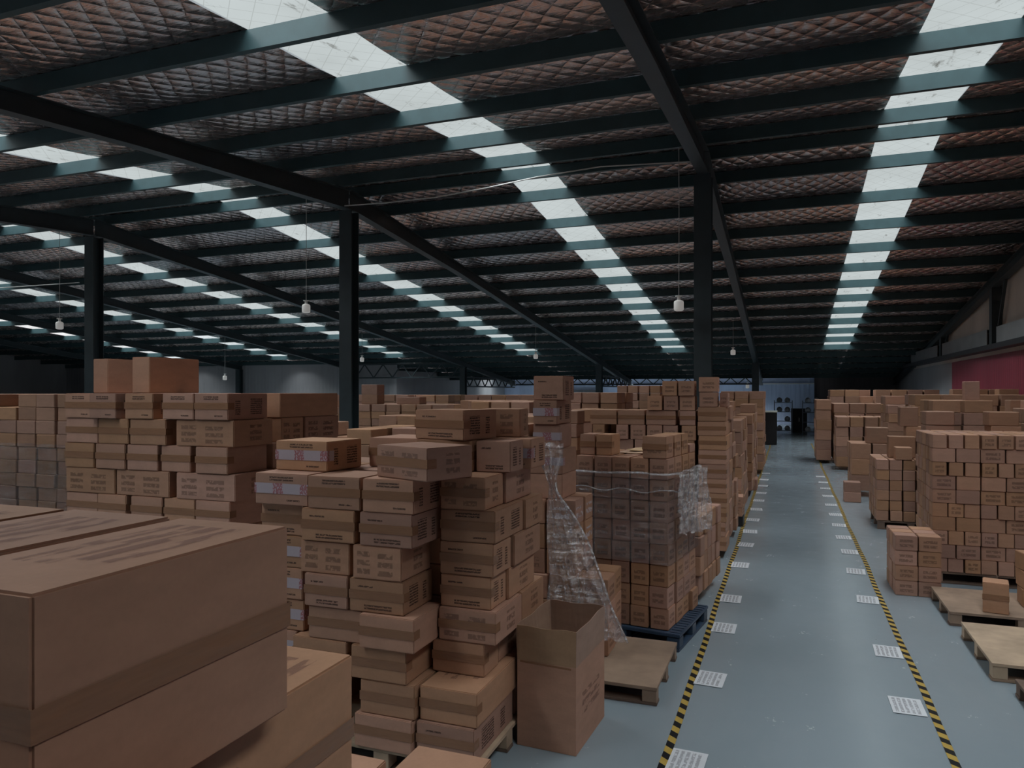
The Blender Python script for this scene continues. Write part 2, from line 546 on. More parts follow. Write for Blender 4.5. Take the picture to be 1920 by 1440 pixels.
m.box(WR - 0.32, WR - 0.30, YN, 43.0, 3.42, 3.5)
structure(m.build('trim_1', 'black'), 'dark ledge along the right wall')
for i, (a, b) in enumerate(((14.0, 22.9), (23.9, 30.3), (31.2, 37.5))):
    m = MB().box(WR - 0.26, WR - 0.24, a, b, 3.5, 3.92)
    m.box(WR - 0.26, WR - 0.01, a, b, 3.92, 3.94)
    structure(m.build('trim_%d' % (i + 2), 'galv'), 'galvanised channel along the right wall')
for y in (16.4, 23.6, 30.8, 38.0):
    mm = MB().box(WR - 0.24, WR, y - 0.14, y + 0.14, 3.43, roof_z(y) - 0.5)
    structure(mm.build('wall_post_column', 'steel'))
    mm = MB().beam((WR - 0.1, y - 0.3, 4.0), (WR - 0.1, y - 1.1, roof_z(y - 1) - 0.25), 0.07, 0.07)
    structure(mm.build('wall_brace_beam', 'steel'))
flat('wall_left', [(X0, YN, 0), (X0, 60, 0), (X0, 60, 7), (X0, YN, 7)], 'grey_wall')
flat('wall_near', [(X0, YN, 0), (WR + 0.06, YN, 0), (WR + 0.06, YN, 5.2), (X0, YN, 5.2)], 'grey_wall')
m = MB().box(X0, -20.5, 36.25, 36.33, 0, roof_z(36.3) - 0.02)
structure(m.build('wall_back_left', 'grey_wall'), 'pale grey partition wall')
m = MB().box(-20.58, -20.5, 36.33, 60, 0, 3.4)
structure(m.build('wall_back_side', 'grey_wall'))
m = MB().box(1.35, WR, 44.0, 44.08, 0, 3.1)
structure(m.build('wall_back_right', 'dark_sheet'), 'dark sheet wall right of the opening')
# low hall beyond
m = MB().add([(-20.5, YF, 3.34), (WR + 0.06, YF, 3.34), (WR + 0.06, 48.2, 3.34), (-20.5, 48.2, 3.34)], [(0, 1, 2, 3)])
m.add([(-20.5, 50.4, 3.34), (WR + 0.06, 50.4, 3.34), (WR + 0.06, 56.2, 3.34), (-20.5, 56.2, 3.34)], [(0, 1, 2, 3)])
m.add([(-2.0, 48.2, 3.34), (WR + 0.06, 48.2, 3.34), (WR + 0.06, 50.4, 3.34), (-2.0, 50.4, 3.34)], [(0, 1, 2, 3)])
m.add([(-20.5, YF, roof_z(YF)), (WR, YF, roof_z(YF)), (WR, YF, 3.34), (-20.5, YF, 3.34)], [(0, 1, 2, 3)])
structure(m.build('ceiling_low_hall', 'dark_sheet'))
flat('window_20', [(-20.5, 48.2, 3.34), (-2.0, 48.2, 3.34), (-2.0, 50.4, 3.34), (-20.5, 50.4, 3.34)], 'skylight')  # unseen skylight, added so daylight reaches the low hall's back wall
m = MB().box(-20.5, WR, 53.0, 53.08, 0, 3.33)
structure(m.build('wall_back', 'blue_lit_wall'), 'corrugated back wall, bluish light in its colour')
m = MB().box(-20.4, 3.0, 52.86, 52.94, 2.72, 2.79)
structure(m.build('trim_9', 'white_plastic'))
m = MB().box(-16.6, -12.8, 52.7, 52.8, 0, 2.35)
structure(m.build('door_1', 'dark_sheet'), 'dark roller door in the back wall')

# hazard tapes and floor notices
for x, lab in ((-0.69, 'yellow and black hazard tape along the left edge of the aisle'), (0.925, 'yellow and black hazard tape along the right edge of the aisle')):
    m = MB()
    n, w = 60, 0.026
    for i in range(n + 1):
        y = 3.0 + 31.0 * i / n
        dx = 0.006 * math.sin(y * 1.3) + 0.004 * math.sin(y * 3.1 + x)
        m.v += [(x - w + dx, y, 0.003), (x + w + dx, y, 0.003)]
    m.f += [(2 * i, 2 * i + 1, 2 * i + 3, 2 * i + 2) for i in range(n)]
    tag(m.build('hazard_tape', 'hazard'), lab, 'floor tape', 'hazard tapes on the aisle floor')

ORD = ['first', 'second', 'third', 'fourth', 'fifth', 'sixth', 'seventh', 'eighth', 'ninth', 'tenth', 'eleventh', 'twelfth', 'thirteenth', 'fourteenth', 'fifteenth', 'sixteenth', 'seventeenth', 'eighteenth', 'nineteenth', 'twentieth']
UVQ = [(0, 0), (1, 0), (1, 1), (0, 1)]
def decal_mesh(name, quads):
    """quads: list of (corner, u vector, v vector); UV in metres."""
    me = bpy.data.meshes.new(name)
    vs, fs, uvs = [], [], []
    for i, (c, u, v) in enumerate(quads):
        c, u, v = Vector(c), Vector(u), Vector(v)
        vs += [c, c + u, c + u + v, c + v]
        fs.append((4 * i, 4 * i + 1, 4 * i + 2, 4 * i + 3))
        off = i * 1.37
        uvs += [(off + a * u.length, off + b * v.length) for a, b in UVQ]
    me.from_pydata([tuple(p) for p in vs], [], fs)
    lay = me.uv_layers.new(name='UVMap')
    for i, uv in enumerate(uvs):
        lay.data[i].uv = uv
    return me

notice_me = MB().box(-0.105, 0.105, -0.148, 0.148, 0.0, 0.0015).mesh('floor_notice')
notice_me.materials.append(M['paper'])
notice_print = decal_mesh('print', [((-0.085, -0.125, 0.0022), (0, 0.25, 0), (0.17, 0, 0))])
notice_print.materials.append(M['ink_paper'])
LY = [4.45, 5.81, 7.11, 8.14, 9.77, 11.09, 12.17, 13.3, 14.5, 15.7, 16.9, 18.2, 19.5, 21.0]
RY = [5.79, 6.95, 8.61, 9.92, 11.1, 12.17, 13.26, 14.38, 15.58, 16.9, 18.2, 19.4, 20.7]
for side, x, ys in (('left', -0.56, LY), ('right', 0.785, RY)):
    for i, y in enumerate(ys):
        o = link('floor_notice', notice_me, None, None, (x + rnd.uniform(-.012, .012), y, 0.0042), math.radians(rnd.uniform(-4, 4)))
        tag(o, 'white printed notice on the floor beside the %s hazard tape, %s from the camera' % (side, ORD[i]), 'notice', 'paper notices along the aisle tapes')
        link('print', notice_print, None, o)

# ------------------------------------------------------------------ cartons
_cache = {}
def body_mesh(w, d, h):
    key = ('b', round(w, 3), round(d, 3), round(h, 3))
    if key not in _cache:
        g = 0.0025
        me = MB().box(-w / 2 + g, w / 2 - g, -d / 2 + g, d / 2 - g, 0.001, h - 0.0015).mesh('cardboard_box', 0.005, False)
        me.materials.append(M['carton'])
        _cache[key] = me
    return _cache[key]

def band_mesh(w, d, h, white):
    """Packing tape round the front seam at mid height, its ends folded on to both sides."""
    key = ('t', round(w, 3), round(d, 3), round(h, 3), white)
    if key not in _cache:
        hw = 0.026 if not white else 0.032
        e = 0.0004
        ln = min(0.07, d * 0.3)
        p = [(-w / 2 - e, -d / 2 + ln), (-w / 2 - e, -d / 2 - e), (w / 2 + e, -d / 2 - e), (w / 2 + e, -d / 2 + ln)]
        zc = h * 0.52
        vs = [(x, y, z) for x, y in p for z in (zc - hw, zc + hw)]
        me = MB().add(vs, [(2 * i, 2 * i + 2, 2 * i + 3, 2 * i + 1) for i in range(3)]).mesh('tape')
        me.materials.append(M['white_tape' if white else 'tape'])
        _cache[key] = me
    return _cache[key]

def top_tape_mesh(w, d, h):
    key = ('tt', round(w, 3), round(d, 3), round(h, 3))
    if key not in _cache:
        hw, e, ln = 0.026, 0.0004, 0.08
        p = [(-d / 2 - e, h - ln), (-d / 2 - e, h + e - 0.001), (d / 2 + e, h + e - 0.001), (d / 2 + e, h - ln)]
        vs = [(x, y, z) for y, z in p for x in (-hw, hw)]
        me = MB().add(vs, [(2 * i, 2 * i + 2, 2 * i + 3, 2 * i + 1) for i in range(3)]).mesh('tape')
        me.materials.append(M['tape'])
        _cache[key] = me
    return _cache[key]

def print_mesh(w, d, h, style):
    key = ('p', round(w, 3), round(d, 3), round(h, 3), style)
    if key in _cache:
        return _cache[key]
    yf, xr, xl, e = -d / 2 + 0.0010, w / 2 - 0.0010, -w / 2 + 0.0010, 0
    q = []
    mat = 'ink'
    if style == 'text':          # two lines above the seam, one below
        q.append(((-w * 0.22, yf, h * 0.76), (w * 0.44, 0, 0), (0, 0, 0.031)))
        q.append(((w * 0.10, yf, h * 0.13), (w * 0.24, 0, 0), (0, 0, 0.0155)))
        q.append(((xr, -d * 0.32, h * 0.2), (0, d * 0.12, 0), (0, 0, h * 0.55)))
        q.append(((xr, d * 0.05, h * 0.2), (0, d * 0.3, 0), (0, 0, h * 0.6)))
    elif style == 'text_low':    # box turned over: one line above, two below
        q.append(((-w * 0.34, yf, h * 0.74), (w * 0.28, 0, 0), (0, 0, 0.0155)))
        q.append(((-w * 0.22, yf, h * 0.10), (w * 0.5, 0, 0), (0, 0, 0.031)))
        q.append(((xr, -d * 0.32, h * 0.2), (0, d * 0.3, 0), (0, 0, h * 0.6)))
        q.append(((xr, d * 0.15, h * 0.2), (0, d * 0.12, 0), (0, 0, h * 0.55)))
    elif style == 'icons':       # the long side turned to the front
        mat = 'ink_big'
        q.append(((-w * 0.4, yf, h * 0.15), (w * 0.26, 0, 0), (0, 0, h * 0.68)))
        q.append(((w * 0.02, yf, h * 0.12), (w * 0.3, 0, 0), (0, 0, h * 0.72)))
        q.append(((xr, -d * 0.1, h * 0.2), (0, d * 0.3, 0), (0, 0, h * 0.6)))
    elif style == 'mark':        # small cartons: one block on each side
        mat = 'ink_big'
        q.append(((-w * 0.3, yf, h * 0.24), (w * 0.6, 0, 0), (0, 0, h * 0.5)))
        q.append(((xr, -d * 0.3, h * 0.25), (0, d * 0.6, 0), (0, 0, h * 0.5)))
    elif style == 'mark_front':
        mat = 'ink_big'
        q.append(((-w * 0.3, yf, h * 0.24), (w * 0.6, 0, 0), (0, 0, h * 0.5)))
    elif style == 'top':         # large carton: rows of print along the top, beside the flap seam
        mat = 'ink_red'
        z = h - 0.0004
        q.append(((-w * 0.32, -d * 0.25, z), (0, d * 0.62, 0), (w * 0.3, 0, 0)))
        q.append(((w * 0.02, -d * 0.18, z), (0, d * 0.55, 0), (w * 0.3, 0, 0)))
    elif style == 'red':
        mat = 'ink_white'
        q.append(((xr, -d * 0.4, h * 0.25), (0, d * 0.8, 0), (0, 0, h * 0.45)))
        q.append(((-w * 0.3, yf, h * 0.25), (w * 0.6, 0, 0), (0, 0, h * 0.45)))
    out = []
    for one in q:
        me = decal_mesh('print', [one])
        me.materials.append(M[mat])
        out.append(me)
    _cache[key] = out
    return out

NBOX = [0]
def carton(cx, cy, z, w, d, h, rz=0.0, label='', group=None, tape='brown', prints='text'):
    """One carton: body mesh with its tape and print as parts. Origin at the base centre; the front faces -Y."""
    me = body_mesh(w, d, h)
    o = link('cardboard_box', me, None, None, (cx, cy, z), rz)
    tag(o, label, 'box', group)
    if tape == 'brown':
        link('tape', band_mesh(w, d, h, False), None, o)
    elif tape == 'white':
        t = link('tape', band_mesh(w, d, h, True), None, o)
        t['label'] = 'white tape printed in red'
    elif tape == 'top':
        link('tape', top_tape_mesh(w, d, h), None, o)
    if prints:
        for s in (prints if isinstance(prints, tuple) else (prints,)):
            for pm in print_mesh(w, d, h, s):
                link('print', pm, None, o)
    NBOX[0] += 1
    return o

def fbox(x0, x1, yf, z, h, d, label, group=None, tape='brown', prints='text', rz=0.0):
    return carton((x0 + x1) / 2, yf + d / 2, z, x1 - x0, d, h, rz, label, group, tape, prints)

# the many cartons beyond and inside the nearer stacks: one mesh
MV, MF = [], []
def stuff(cx, cy, z, w, d, h, rz=0.0):
    g, b = 0.003, 0.008
    x, y, zz = w / 2 - g, d / 2 - g, (h - 0.003) / 2
    c, s = math.cos(rz), math.sin(rz)
    n = len(MV)
    idx = {}
    for sx in (-1, 1):
        for sy in (-1, 1):
            for sz in (-1, 1):
                for ax in range(3):
                    px = sx * (x - (b if ax != 0 else 0))
                    py = sy * (y - (b if ax != 1 else 0))
                    pz = sz * (zz - (b if ax != 2 else 0))
                    idx[sx, sy, sz, ax] = len(MV)
                    MV.append((cx + c * px - s * py, cy + s * px + c * py, z + h / 2 + pz))
    I = idx
    for ax in range(3):
        o1, o2 = [(1, 2), (0, 2), (0, 1)][ax]
        for s0 in (-1, 1):
            q = []
            for a, bb in ((-1, -1), (1, -1), (1, 1), (-1, 1)):
                k = [0, 0, 0]; k[ax] = s0; k[o1] = a; k[o2] = bb
                q.append(I[k[0], k[1], k[2], ax])
            MF.append(q)
    for ax in range(3):                     # chamfers along axis ax
        o1, o2 = [(1, 2), (0, 2), (0, 1)][ax]
        for a in (-1, 1):
            for bb in (-1, 1):
                def K(e, f):
                    k = [0, 0, 0]; k[ax] = e; k[o1] = a; k[o2] = bb
                    return I[k[0], k[1], k[2], f]
                MF.append([K(-1, o1), K(1, o1), K(1, o2), K(-1, o2)])
    for sx in (-1, 1):
        for sy in (-1, 1):
            for sz in (-1, 1):
                MF.append([I[sx, sy, sz, 0], I[sx, sy, sz, 1], I[sx, sy, sz, 2]])

def J(a):
    return rnd.uniform(-a, a)

def grid(corner, rz, sx, nx, w, ny, d, nl, h, z0, indiv=None, skip=None, jit=0.006, yawj=0.8, jx=0.0, out=0.0, **kw):
    """A block of cartons. corner: its near aisle corner; ix runs from the aisle along the front, iy away from the camera, il upwards."""
    c, s = math.cos(rz), math.sin(rz)
    for il in range(nl):
        for ix in range(nx):
            for iy in range(ny):
                if skip and skip(il, ix, iy):
                    continue
                a = sx * (ix + 0.5) * w + J(jit) + J(jx)
                if out and ix == 0 and iy > 0 and il < 4:
                    a -= sx * rnd.uniform(0, out)
                b = (iy + 0.5) * d + J(jit)
                x, y = corner[0] + c * a - s * b, corner[1] + s * a + c * b
                r = rz + math.radians(J(yawj))
                lab = indiv(il, ix, iy) if indiv else None
                if lab:
                    carton(x, y, z0 + il * h, w - 2 * jit, d - 2 * jit, h, r, lab, **kw)
                else:
                    stuff(x, y, z0 + il * h, w - 2 * jit - 0.002, d - 2 * jit - 0.002, h, r)

# --- big cartons right beside the camera (stack A)
G = 'big cartons stacked beside the camera'
def big(x0, x1, y0, y1, z, h, lab, prints=('top',), tape='brown', rz=0.0):
    return carton((x0 + x1) / 2, (y0 + y1) / 2, z, y1 - y0, x1 - x0, h, PI / 2 + rz, lab, G, tape, prints)
def bigbox(x0, x1, y0, y1, z, h, lab, side_tape=True):
    # the long side with the taped seam faces the aisle (+X)
    o = carton((x0 + x1) / 2, (y0 + y1) / 2, z, y1 - y0, x1 - x0, h, PI / 2, lab, G, 'brown' if side_tape else None, None)
    for me in print_mesh(x1 - x0, y1 - y0, h, 'top'):
        link('print', me, None, o, (0, 0, 0), -PI / 2)
    return o
bigbox(-1.32, -1.015, 0.744, 1.33, 1.51, 0.40, 'largest near carton with faint red print on top, right beside the camera')
bigbox(-1.665, -1.35, 0.71, 1.335, 1.51, 0.40, 'big carton tight behind the largest near one, a dark gap between them')
bigbox(-2.02, -1.68, 0.72, 1.33, 1.51, 0.40, 'big carton at the back of the near stack, print on its top')
bigbox(-1.39, -1.075, 1.09, 1.675, 1.11, 0.398, 'big carton under the largest near one, its pale top corner showing')
stuff(-1.565, 1.355, 1.11, 0.31, 0.61, 0.398)
stuff(-1.205, 0.76, 1.11, 0.31, 0.62, 0.398)
bigbox(-1.02, -0.72, 0.60, 1.17, 1.07, 0.395, 'big carton jutting out low at the bottom edge below the largest near one')
for z, hh in ((0.14, 0.32), (0.46, 0.32), (0.78, 0.325)):
    for x in (-1.235, -1.565, -1.9):
        for y in (0.76, 1.375):
            stuff(x, y, z, 0.32, 0.6, hh)
for z, hh in ((0.0, 0.36), (0.36, 0.36), (0.72, 0.345)):
    stuff(-0.87, 0.885, z, 0.29, 0.56, hh)
for z in (0.14, 0.46, 0.78):
    pass
for y in (0.76, 1.375):
    stuff(-1.9, y, 1.105, 0.32, 0.6, 0.4)

# --- low boxes at the bottom of the picture (stack N)
G = 'low stack in front of the tall centre stack'
fbox(-1.575, -1.21, 2.60, 0.405, 0.195, 0.38, 'low carton at the bottom centre with a plain pale top, in front of the pallet', G, 'brown', 'text')
fbox(-2.02, -1.635, 2.43, 0.405, 0.195, 0.38, 'low carton beside the pale-topped one, half hidden by the near big carton', G, 'brown', 'text')
for z in (0.015, 0.21):
    stuff(-1.39, 2.79, z, 0.36, 0.38, 0.195)
    stuff(-1.83, 2.62, z, 0.38, 0.38, 0.195)

# --- centre stack (S3)
h3 = 0.195
L3 = [0.14 + h3 * i for i in range(12)]
G = 'cartons of the tall centre stack'
def c3(x0, x1, row, d=0.36, yf=3.70, lab='', tape='brown', prints='text', rz=0.0):
    fbox(x0, x1, yf + J(0.012), L3[row], h3, d, lab, G, tape, prints, math.radians(rz + J(0.6)))
CS = 'carton of the tall centre stack, '
rowname = ['bottom row', 'second row up', 'third row up', 'fourth row up', 'fifth row up', 'sixth row up', 'seventh row up', 'eighth row up', 'ninth row up']
for row, a, b in ((0, (-2.37, -1.99), (-1.98, -1.62)), (1, (-2.34, -1.98), (-1.967, -1.607))):
    c3(a[0], a[1], row, 0.6, 3.70, CS + rowname[row] + ', middle of the front', 'brown', None)
    c3(b[0], b[1], row, 0.62, 3.73, CS + rowname[row] + ', at the corner by the open box', 'brown', 'text_low' if row == 0 else ('top',))
rows = {2: ((-2.82, -2.435), (-2.40, -2.03), None), 3: ((-2.71, -2.335), (-2.325, -1.965), None), 4: ((-2.725, -2.42), (-2.412, -2.05), 'text_low'),
        5: ((-2.765, -2.415), (-2.385, -2.06), 'icons'), 6: ((-2.745, -2.37), (-2.335, -1.985), 'text_low'), 7: ((-2.70, -2.335), (-2.315, -1.975), 'text')}
for row, (a, b, pr) in rows.items():
    c3(a[0], a[1], row, 0.36, 3.71, CS + rowname[row] + ', behind the near big carton', 'brown' if pr != 'icons' else None, pr)
    c3(b[0], b[1], row, 0.37, 3.70 if row != 3 else 3.67, CS + rowname[row] + ', middle front column', 'brown' if pr != 'icons' else None, pr)
for row in range(0, 8):
    x = -3.165 if row == 2 else -3.115
    c3(x, x + 0.325 if row < 7 else -2.715, row, 0.36, 3.78 if row != 7 else 3.74, 'carton with white red-printed tape, outer column of the centre stack, ' + rowname[row], 'white' if row != 6 else 'brown', 'text' if row != 6 else 'text_low')
# rear right column of the centre stack
for row, (x0, x1, ym, y1) in {2: (-2.0, -1.66, 4.20, 4.6), 3: (-1.955, -1.585, 4.42, 4.88), 4: (-1.955, -1.625, 4.22, 4.72), 5: (-1.955, -1.605, 4.26, 4.78), 6: (-1.955, -1.60, 4.47, 4.83), 7: (-1.945, -1.655, 4.27, 4.74)}.items():
    yf = 3.97
    pr = {2: None, 3: 'icons', 4: 'text_low', 5: 'text_low', 6: 'text', 7: 'icons'}[row]
    c3(x0, x1, row, ym - yf, yf, 'carton of the set-back column by the open box, ' + rowname[row] + ', front', 'brown', pr)
    c3(x0 + (0.015 if row > 3 else -0.01), x1 + (0.015 if row > 3 else -0.01), row, y1 - ym - 0.005, ym + 0.012, 'carton of the set-back column by the open box, ' + rowname[row] + ', behind its front one', None, 'icons')
# inside of the stack
for row in range(8):
    for ix in range(3):
        for iy in range(2):
            if row < 2 and ix >= 1 and iy == 0:
                continue
            stuff(-2.93 + 0.36 * ix, 4.34 + 0.37 * iy + (0.02 if ix == 0 else 0), L3[row], 0.35, 0.355, h3)
for row in (0, 1):
    stuff(-1.79, 4.62, L3[row], 0.34, 0.46, h3)
# top of the centre stack
z8, z9, z10 = L3[8], L3[9], L3[10]
carton(-2.01, 3.885, z8, 0.45, 0.36, 0.19, math.radians(-21), 'tilted carton lying askew on the front top of the centre stack', G, 'brown', 'icons')
fbox(-3.09, -2.685, 3.90, z8, 0.19, 0.38, 'carton with white red-printed tape, lying on top of the centre stack', G, 'white', 'text', math.radians(-2))
fbox(-2.645, -2.25, 4.30, z8, h3, 0.42, 'carton in the upper rear layer of the centre stack, behind the tilted one', G, 'brown', None)
fbox(-2.24, -1.845, 4.22, z8, h3, 0.42, 'carton with a clear mid seam, under the topmost one of the centre stack', G, 'brown', None, math.radians(-2))
carton(-2.045, 4.40, z9, 0.42, 0.34, 0.192, math.radians(-16), 'topmost carton of the centre stack, glinting tape across its front', G, 'brown', 'text_low')
fbox(-1.835, -1.60, 4.24, z8, h3, 0.24, 'small carton on the set-back column beside the mid-seam one', G, None, 'text_low')
fbox(-1.83, -1.56, 4.51, z8, h3, 0.3, 'white-taped carton at the rear top of the set-back column', G, 'white', 'text')
carton(-1.86, 4.80, z9, 0.29, 0.34, 0.19, math.radians(10), 'carton beside the topmost one, half in its shade', G, None, 'icons')
stuff(-1.98, 4.88, z8, 0.26, 0.3, h3)

# --- left stack (S2)
h2 = 0.205
L2 = [0.14 + h2 * i for i in range(12)]
G = 'cartons of the wide left stack'
r2 = {9: [(-5.66, -5.35), (-5.342, -5.045), (-4.99, -4.69), (-4.60, -4.285), (-4.278, -3.955)],
      8: [(-5.66, -5.295), (-5.285, -4.955), (-4.945, -4.565), (-4.48, -3.92)],
      7: [(-5.67, -5.34), (-5.31, -4.985), (-4.975, -4.65), (-4.63, -4.33), (-4.27, -3.96)],
      6: [(-5.66, -5.105), (-5.095, -4.535), (-4.47, -3.90)],
      5: [(-5.66, -5.305), (-5.295, -4.98), (-4.93, -4.605), (-4.595, -4.285), (-4.275, -3.94)]}
rn2 = {9: 'top row', 8: 'second row down', 7: 'third row down', 6: 'fourth row down', 5: 'fifth row down'}
for row, xs in r2.items():
    for i, (a, b) in enumerate(xs):
        n = len(xs) - 1 - i
        pos = 'front corner' if n == 0 else ORD[n] + ' from the front corner'
        wide = b - a > 0.4
        fbox(a, b, 4.45 + J(0.012) - (0.04 if (row, i) == (9, 1) else 0), L2[row], h2, 0.46, 'carton of the wide stack on the left, ' + rn2[row] + ', ' + pos, G,
             None if wide else 'brown', 'icons' if wide else ('text' if row == 9 else None), math.radians(J(0.5)))
for row in range(10):
    if row < 5:
        for i in range(5):
            stuff(-5.49 + 0.345 * i, 4.68, L2[row], 0.335, 0.45, h2)
    for i in range(3 if row > 6 else 5):
        stuff(-5.49 + 0.345 * i, 5.18, L2[row], 0.335, 0.42, h2)
        if row < 7:
            stuff(-5.49 + 0.345 * i, 5.62, L2[row], 0.335, 0.42, h2)
CP = 'carton on the side of the wide left stack, '
carton(-4.15, 5.46, L2[9], 0.84, 0.41, h2, PI / 2, CP + 'top row, long plain face', G, None, None)
carton(-4.13, 5.20, L2[8], 0.30, 0.38, h2, PI / 2, CP + 'second row down, short face', G, None, 'icons')
carton(-4.14, 5.64, L2[8], 0.52, 0.38, h2, PI / 2, CP + 'second row down, longer face behind', G, None, 'icons')
carton(-4.14, 5.2, L2[7], 0.5, 0.38, h2, PI / 2, CP + 'third row down', G, None, None)
stuff(-4.14, 5.68, L2[7], 0.38, 0.44, h2)
zt2 = L2[10]
carton(-5.0, 4.88, zt2, 0.19, 0.56, 0.30, math.radians(1), 'tall dark-sided carton with a long face, on top of the wide left stack', G, None, None)
carton(-5.49, 4.90, zt2, 0.185, 0.5, 0.295, math.radians(-3), 'tall narrow carton on the left stack, leaning beside the longer one', G, None, None)

# --- film-draped stack (F)
G = 'cartons of the film-draped stack'
FS = 'carton of the stack draped in loose film, '
def cf(x0, x1, y0, y1, row, lab, tape=None, prints='mark', rz=0.0):
    return fbox(x0, x1, y0, 0.133 + 0.2 * row, 0.2, y1 - y0, lab, G, tape, prints, math.radians(rz))
for row in range(3):
    for i, (x0, x1) in enumerate(((-1.55, -1.315), (-1.80, -1.555))):
        cf(x0, x1, 5.64, 5.90, row, FS + rowname[row] + ', ' + ('outer corner' if i == 0 else 'inner front one'))
    cf(-1.55, -1.32, 5.91, 6.16, row, FS + rowname[row] + ', behind the outer corner')
    stuff(-1.93, 5.77, 0.133 + 0.2 * row, 0.24, 0.26, 0.2)
for row in range(3, 6):
    cf(-1.83, -1.585, 5.66, 5.92, row, FS + rowname[row] + ', front', None, 'mark' if row < 5 else 'red')
    cf(-2.09, -1.84, 5.66, 5.92, row, FS + rowname[row] + ', front beside the centre stack')
    cf(-1.83, -1.575, 5.93, 6.18, row, FS + rowname[row] + ', red-printed side' if row >= 4 else FS + rowname[row] + ', rear', None, 'red' if row >= 4 else 'mark')
for row in range(6):
    stuff(-1.96, 6.06, 0.133 + 0.2 * row, 0.24, 0.24, 0.2)
for row in range(6, 8):
    cf(-1.99, -1.705, 5.70, 6.12, row, 'dark carton under the white-taped ones of the film-draped stack, ' + ('lower' if row == 6 else 'upper'), 'white' if row == 7 else None, None)
cf(-2.30, -2.0, 5.72, 6.05, 8, 'open-edged carton beside the white-taped ones on the film-draped stack', None, None)
for row in range(6, 8):
    stuff(-2.15, 5.89, 0.133 + 0.2 * row, 0.28, 0.32, 0.2)
for row in range(0, 6):
    stuff(-2.2, 5.80, 0.133 + 0.2 * row, 0.2, 0.28, 0.2)
cf(-1.98, -1.75, 5.74, 6.16, 8, 'dark carton with white crossed tape, third from the top of the film-draped stack', 'white', None, 3)
cf(-1.97, -1.765, 5.72, 6.20, 9, 'carton with white red-printed tape, second from the top of the film-draped stack', 'white', 'text', 2)
cf(-1.965, -1.70, 5.74, 6.02, 10, 'topmost carton of the film-draped stack with faint dark print', None, 'text_low', -2)

# --- film-wrapped block on the blue pallet (G)
G = 'cartons of the wrapped block on the blue pallet'
rg = math.radians(-8)
gc = (-0.96, 6.36)
hg, zg = 0.184, 0.153
down = ['top row', 'second row down', 'third row down', 'fourth row down', 'fifth row down', 'sixth row down', 'seventh row down', 'bottom row']
def lab_g(il, ix, iy):
    r = down[7 - il]
    if iy == 0:
        return 'carton of the film-wrapped block on blue pallet, %s, %s' % (r, 'aisle corner' if ix == 0 else 'front, %s from corner' % ORD[ix])
    if ix == 0:
        return 'carton of the film-wrapped block, %s, aisle side, %s behind corner' % (r, ORD[iy - 1])
    if il == 7 and iy < 3:
        return 'carton inside the top layer of the wrapped block, %s back, %s in from the aisle' % (ORD[iy - 1], ORD[ix - 1])
grid(gc, rg, -1, 5, 0.173, 4, 0.225, 8, hg, zg, lab_g, jit=0.004, jx=0.002, yawj=0.5, out=0.03, group=G, tape=None, prints='mark')
def gp(a, b):
    return (gc[0] + math.cos(rg) * a - math.sin(rg) * b, gc[1] + math.sin(rg) * a + math.cos(rg) * b)
zt = zg + 8 * hg
G = 'loose cartons on the wrapped block'
for i, (b, lab) in enumerate(((0.11, 'front'), (0.36, 'middle'), (0.59, 'rear'))):
    x, y = gp(-0.125, b)
    carton(x, y, zt, 0.215, 0.22, 0.192, rg, 'carton lying on the wrapped block at its aisle edge, %s of a short row' % lab, G, 'brown', 'mark')
x, y = gp(-0.10, 0.83)
carton(x, y, zt, 0.18, 0.2, 0.08, rg, 'low carton at the far end of the wrapped block', G, None, None)
for i, (a, lab) in enumerate(((-0.79, 'outer'), (-0.63, 'inner'))):
    x, y = gp(a, 0.22)
    carton(x, y, zt, 0.15, 0.26, 0.19, rg + math.radians(3), 'carton at the back of the wrapped block beside the draped stack, %s one of two' % lab, G, 'brown', None)
for z, a, b, w, d, lab in ((0.001, -0.45, 0.62, 0.26, 0.5, 'flattened cardboard sheet on top of the wrapped block, lower of two'), (0.016, -0.46, 0.70, 0.24, 0.34, 'flattened cardboard sheet on top of the wrapped block, upper of two')):
    x, y = gp(a, b)
    m = MB()
    n = 8
    for i in range(n + 1):
        for j in range(n + 1):
            u, v = i / n - 0.5, j / n - 0.5
            dz = 0.004 * math.sin(5 * u + 3 * v) + 0.004
            m.v.append((u * w, v * d, dz))
    for i in range(n):
        for j in range(n):
            m.f.append((i * (n + 1) + j, (i + 1) * (n + 1) + j, (i + 1) * (n + 1) + j + 1, i * (n + 1) + j + 1))
    o = m.build('cardboard_sheet', 'sheet', None, (x, y, zt + z + 0.005), rg + (0.08 if z > .01 else 0), smooth=True)
    tag(o, lab, 'cardboard', 'flattened cardboard on the wrapped block')
    so = o.modifiers.new('thickness', 'SOLIDIFY'); so.thickness = 0.004

# --- stacks along the left of the aisle behind the wrapped block (I)
G = 'cartons of the stack behind the wrapped block'
yi = 10.05
IS = 'carton of the high stack past the wrapped block, '
hi, zi = 0.19, 0.10
inames = ['top', 'second', 'third', 'fourth', 'fifth', 'sixth', 'seventh', 'eighth', 'ninth', 'bottom']
for row in range(10):
    carton(-0.945 + J(.012), yi + 0.27, zi + row * hi, 0.36, 0.53, hi, math.radians(J(1)), 'flat carton of the tall aisle column behind the wrapped block, %s row' % (inames[9 - row] + (' down' if 0 < 9 - row < 9 else '')), G, 'brown', None)
zt_i = zi + 10 * hi
def ci(x0, x1, z, h, lab, d=0.4, yf=yi, tape=None, prints='mark'):
    fbox(x0, x1, yf + J(.015), z, h, d, IS + lab, G, tape, prints, math.radians(J(1)))
ci(-1.11, -0.88, zt_i, 0.2, 'lower of two on the aisle column', 0.3)
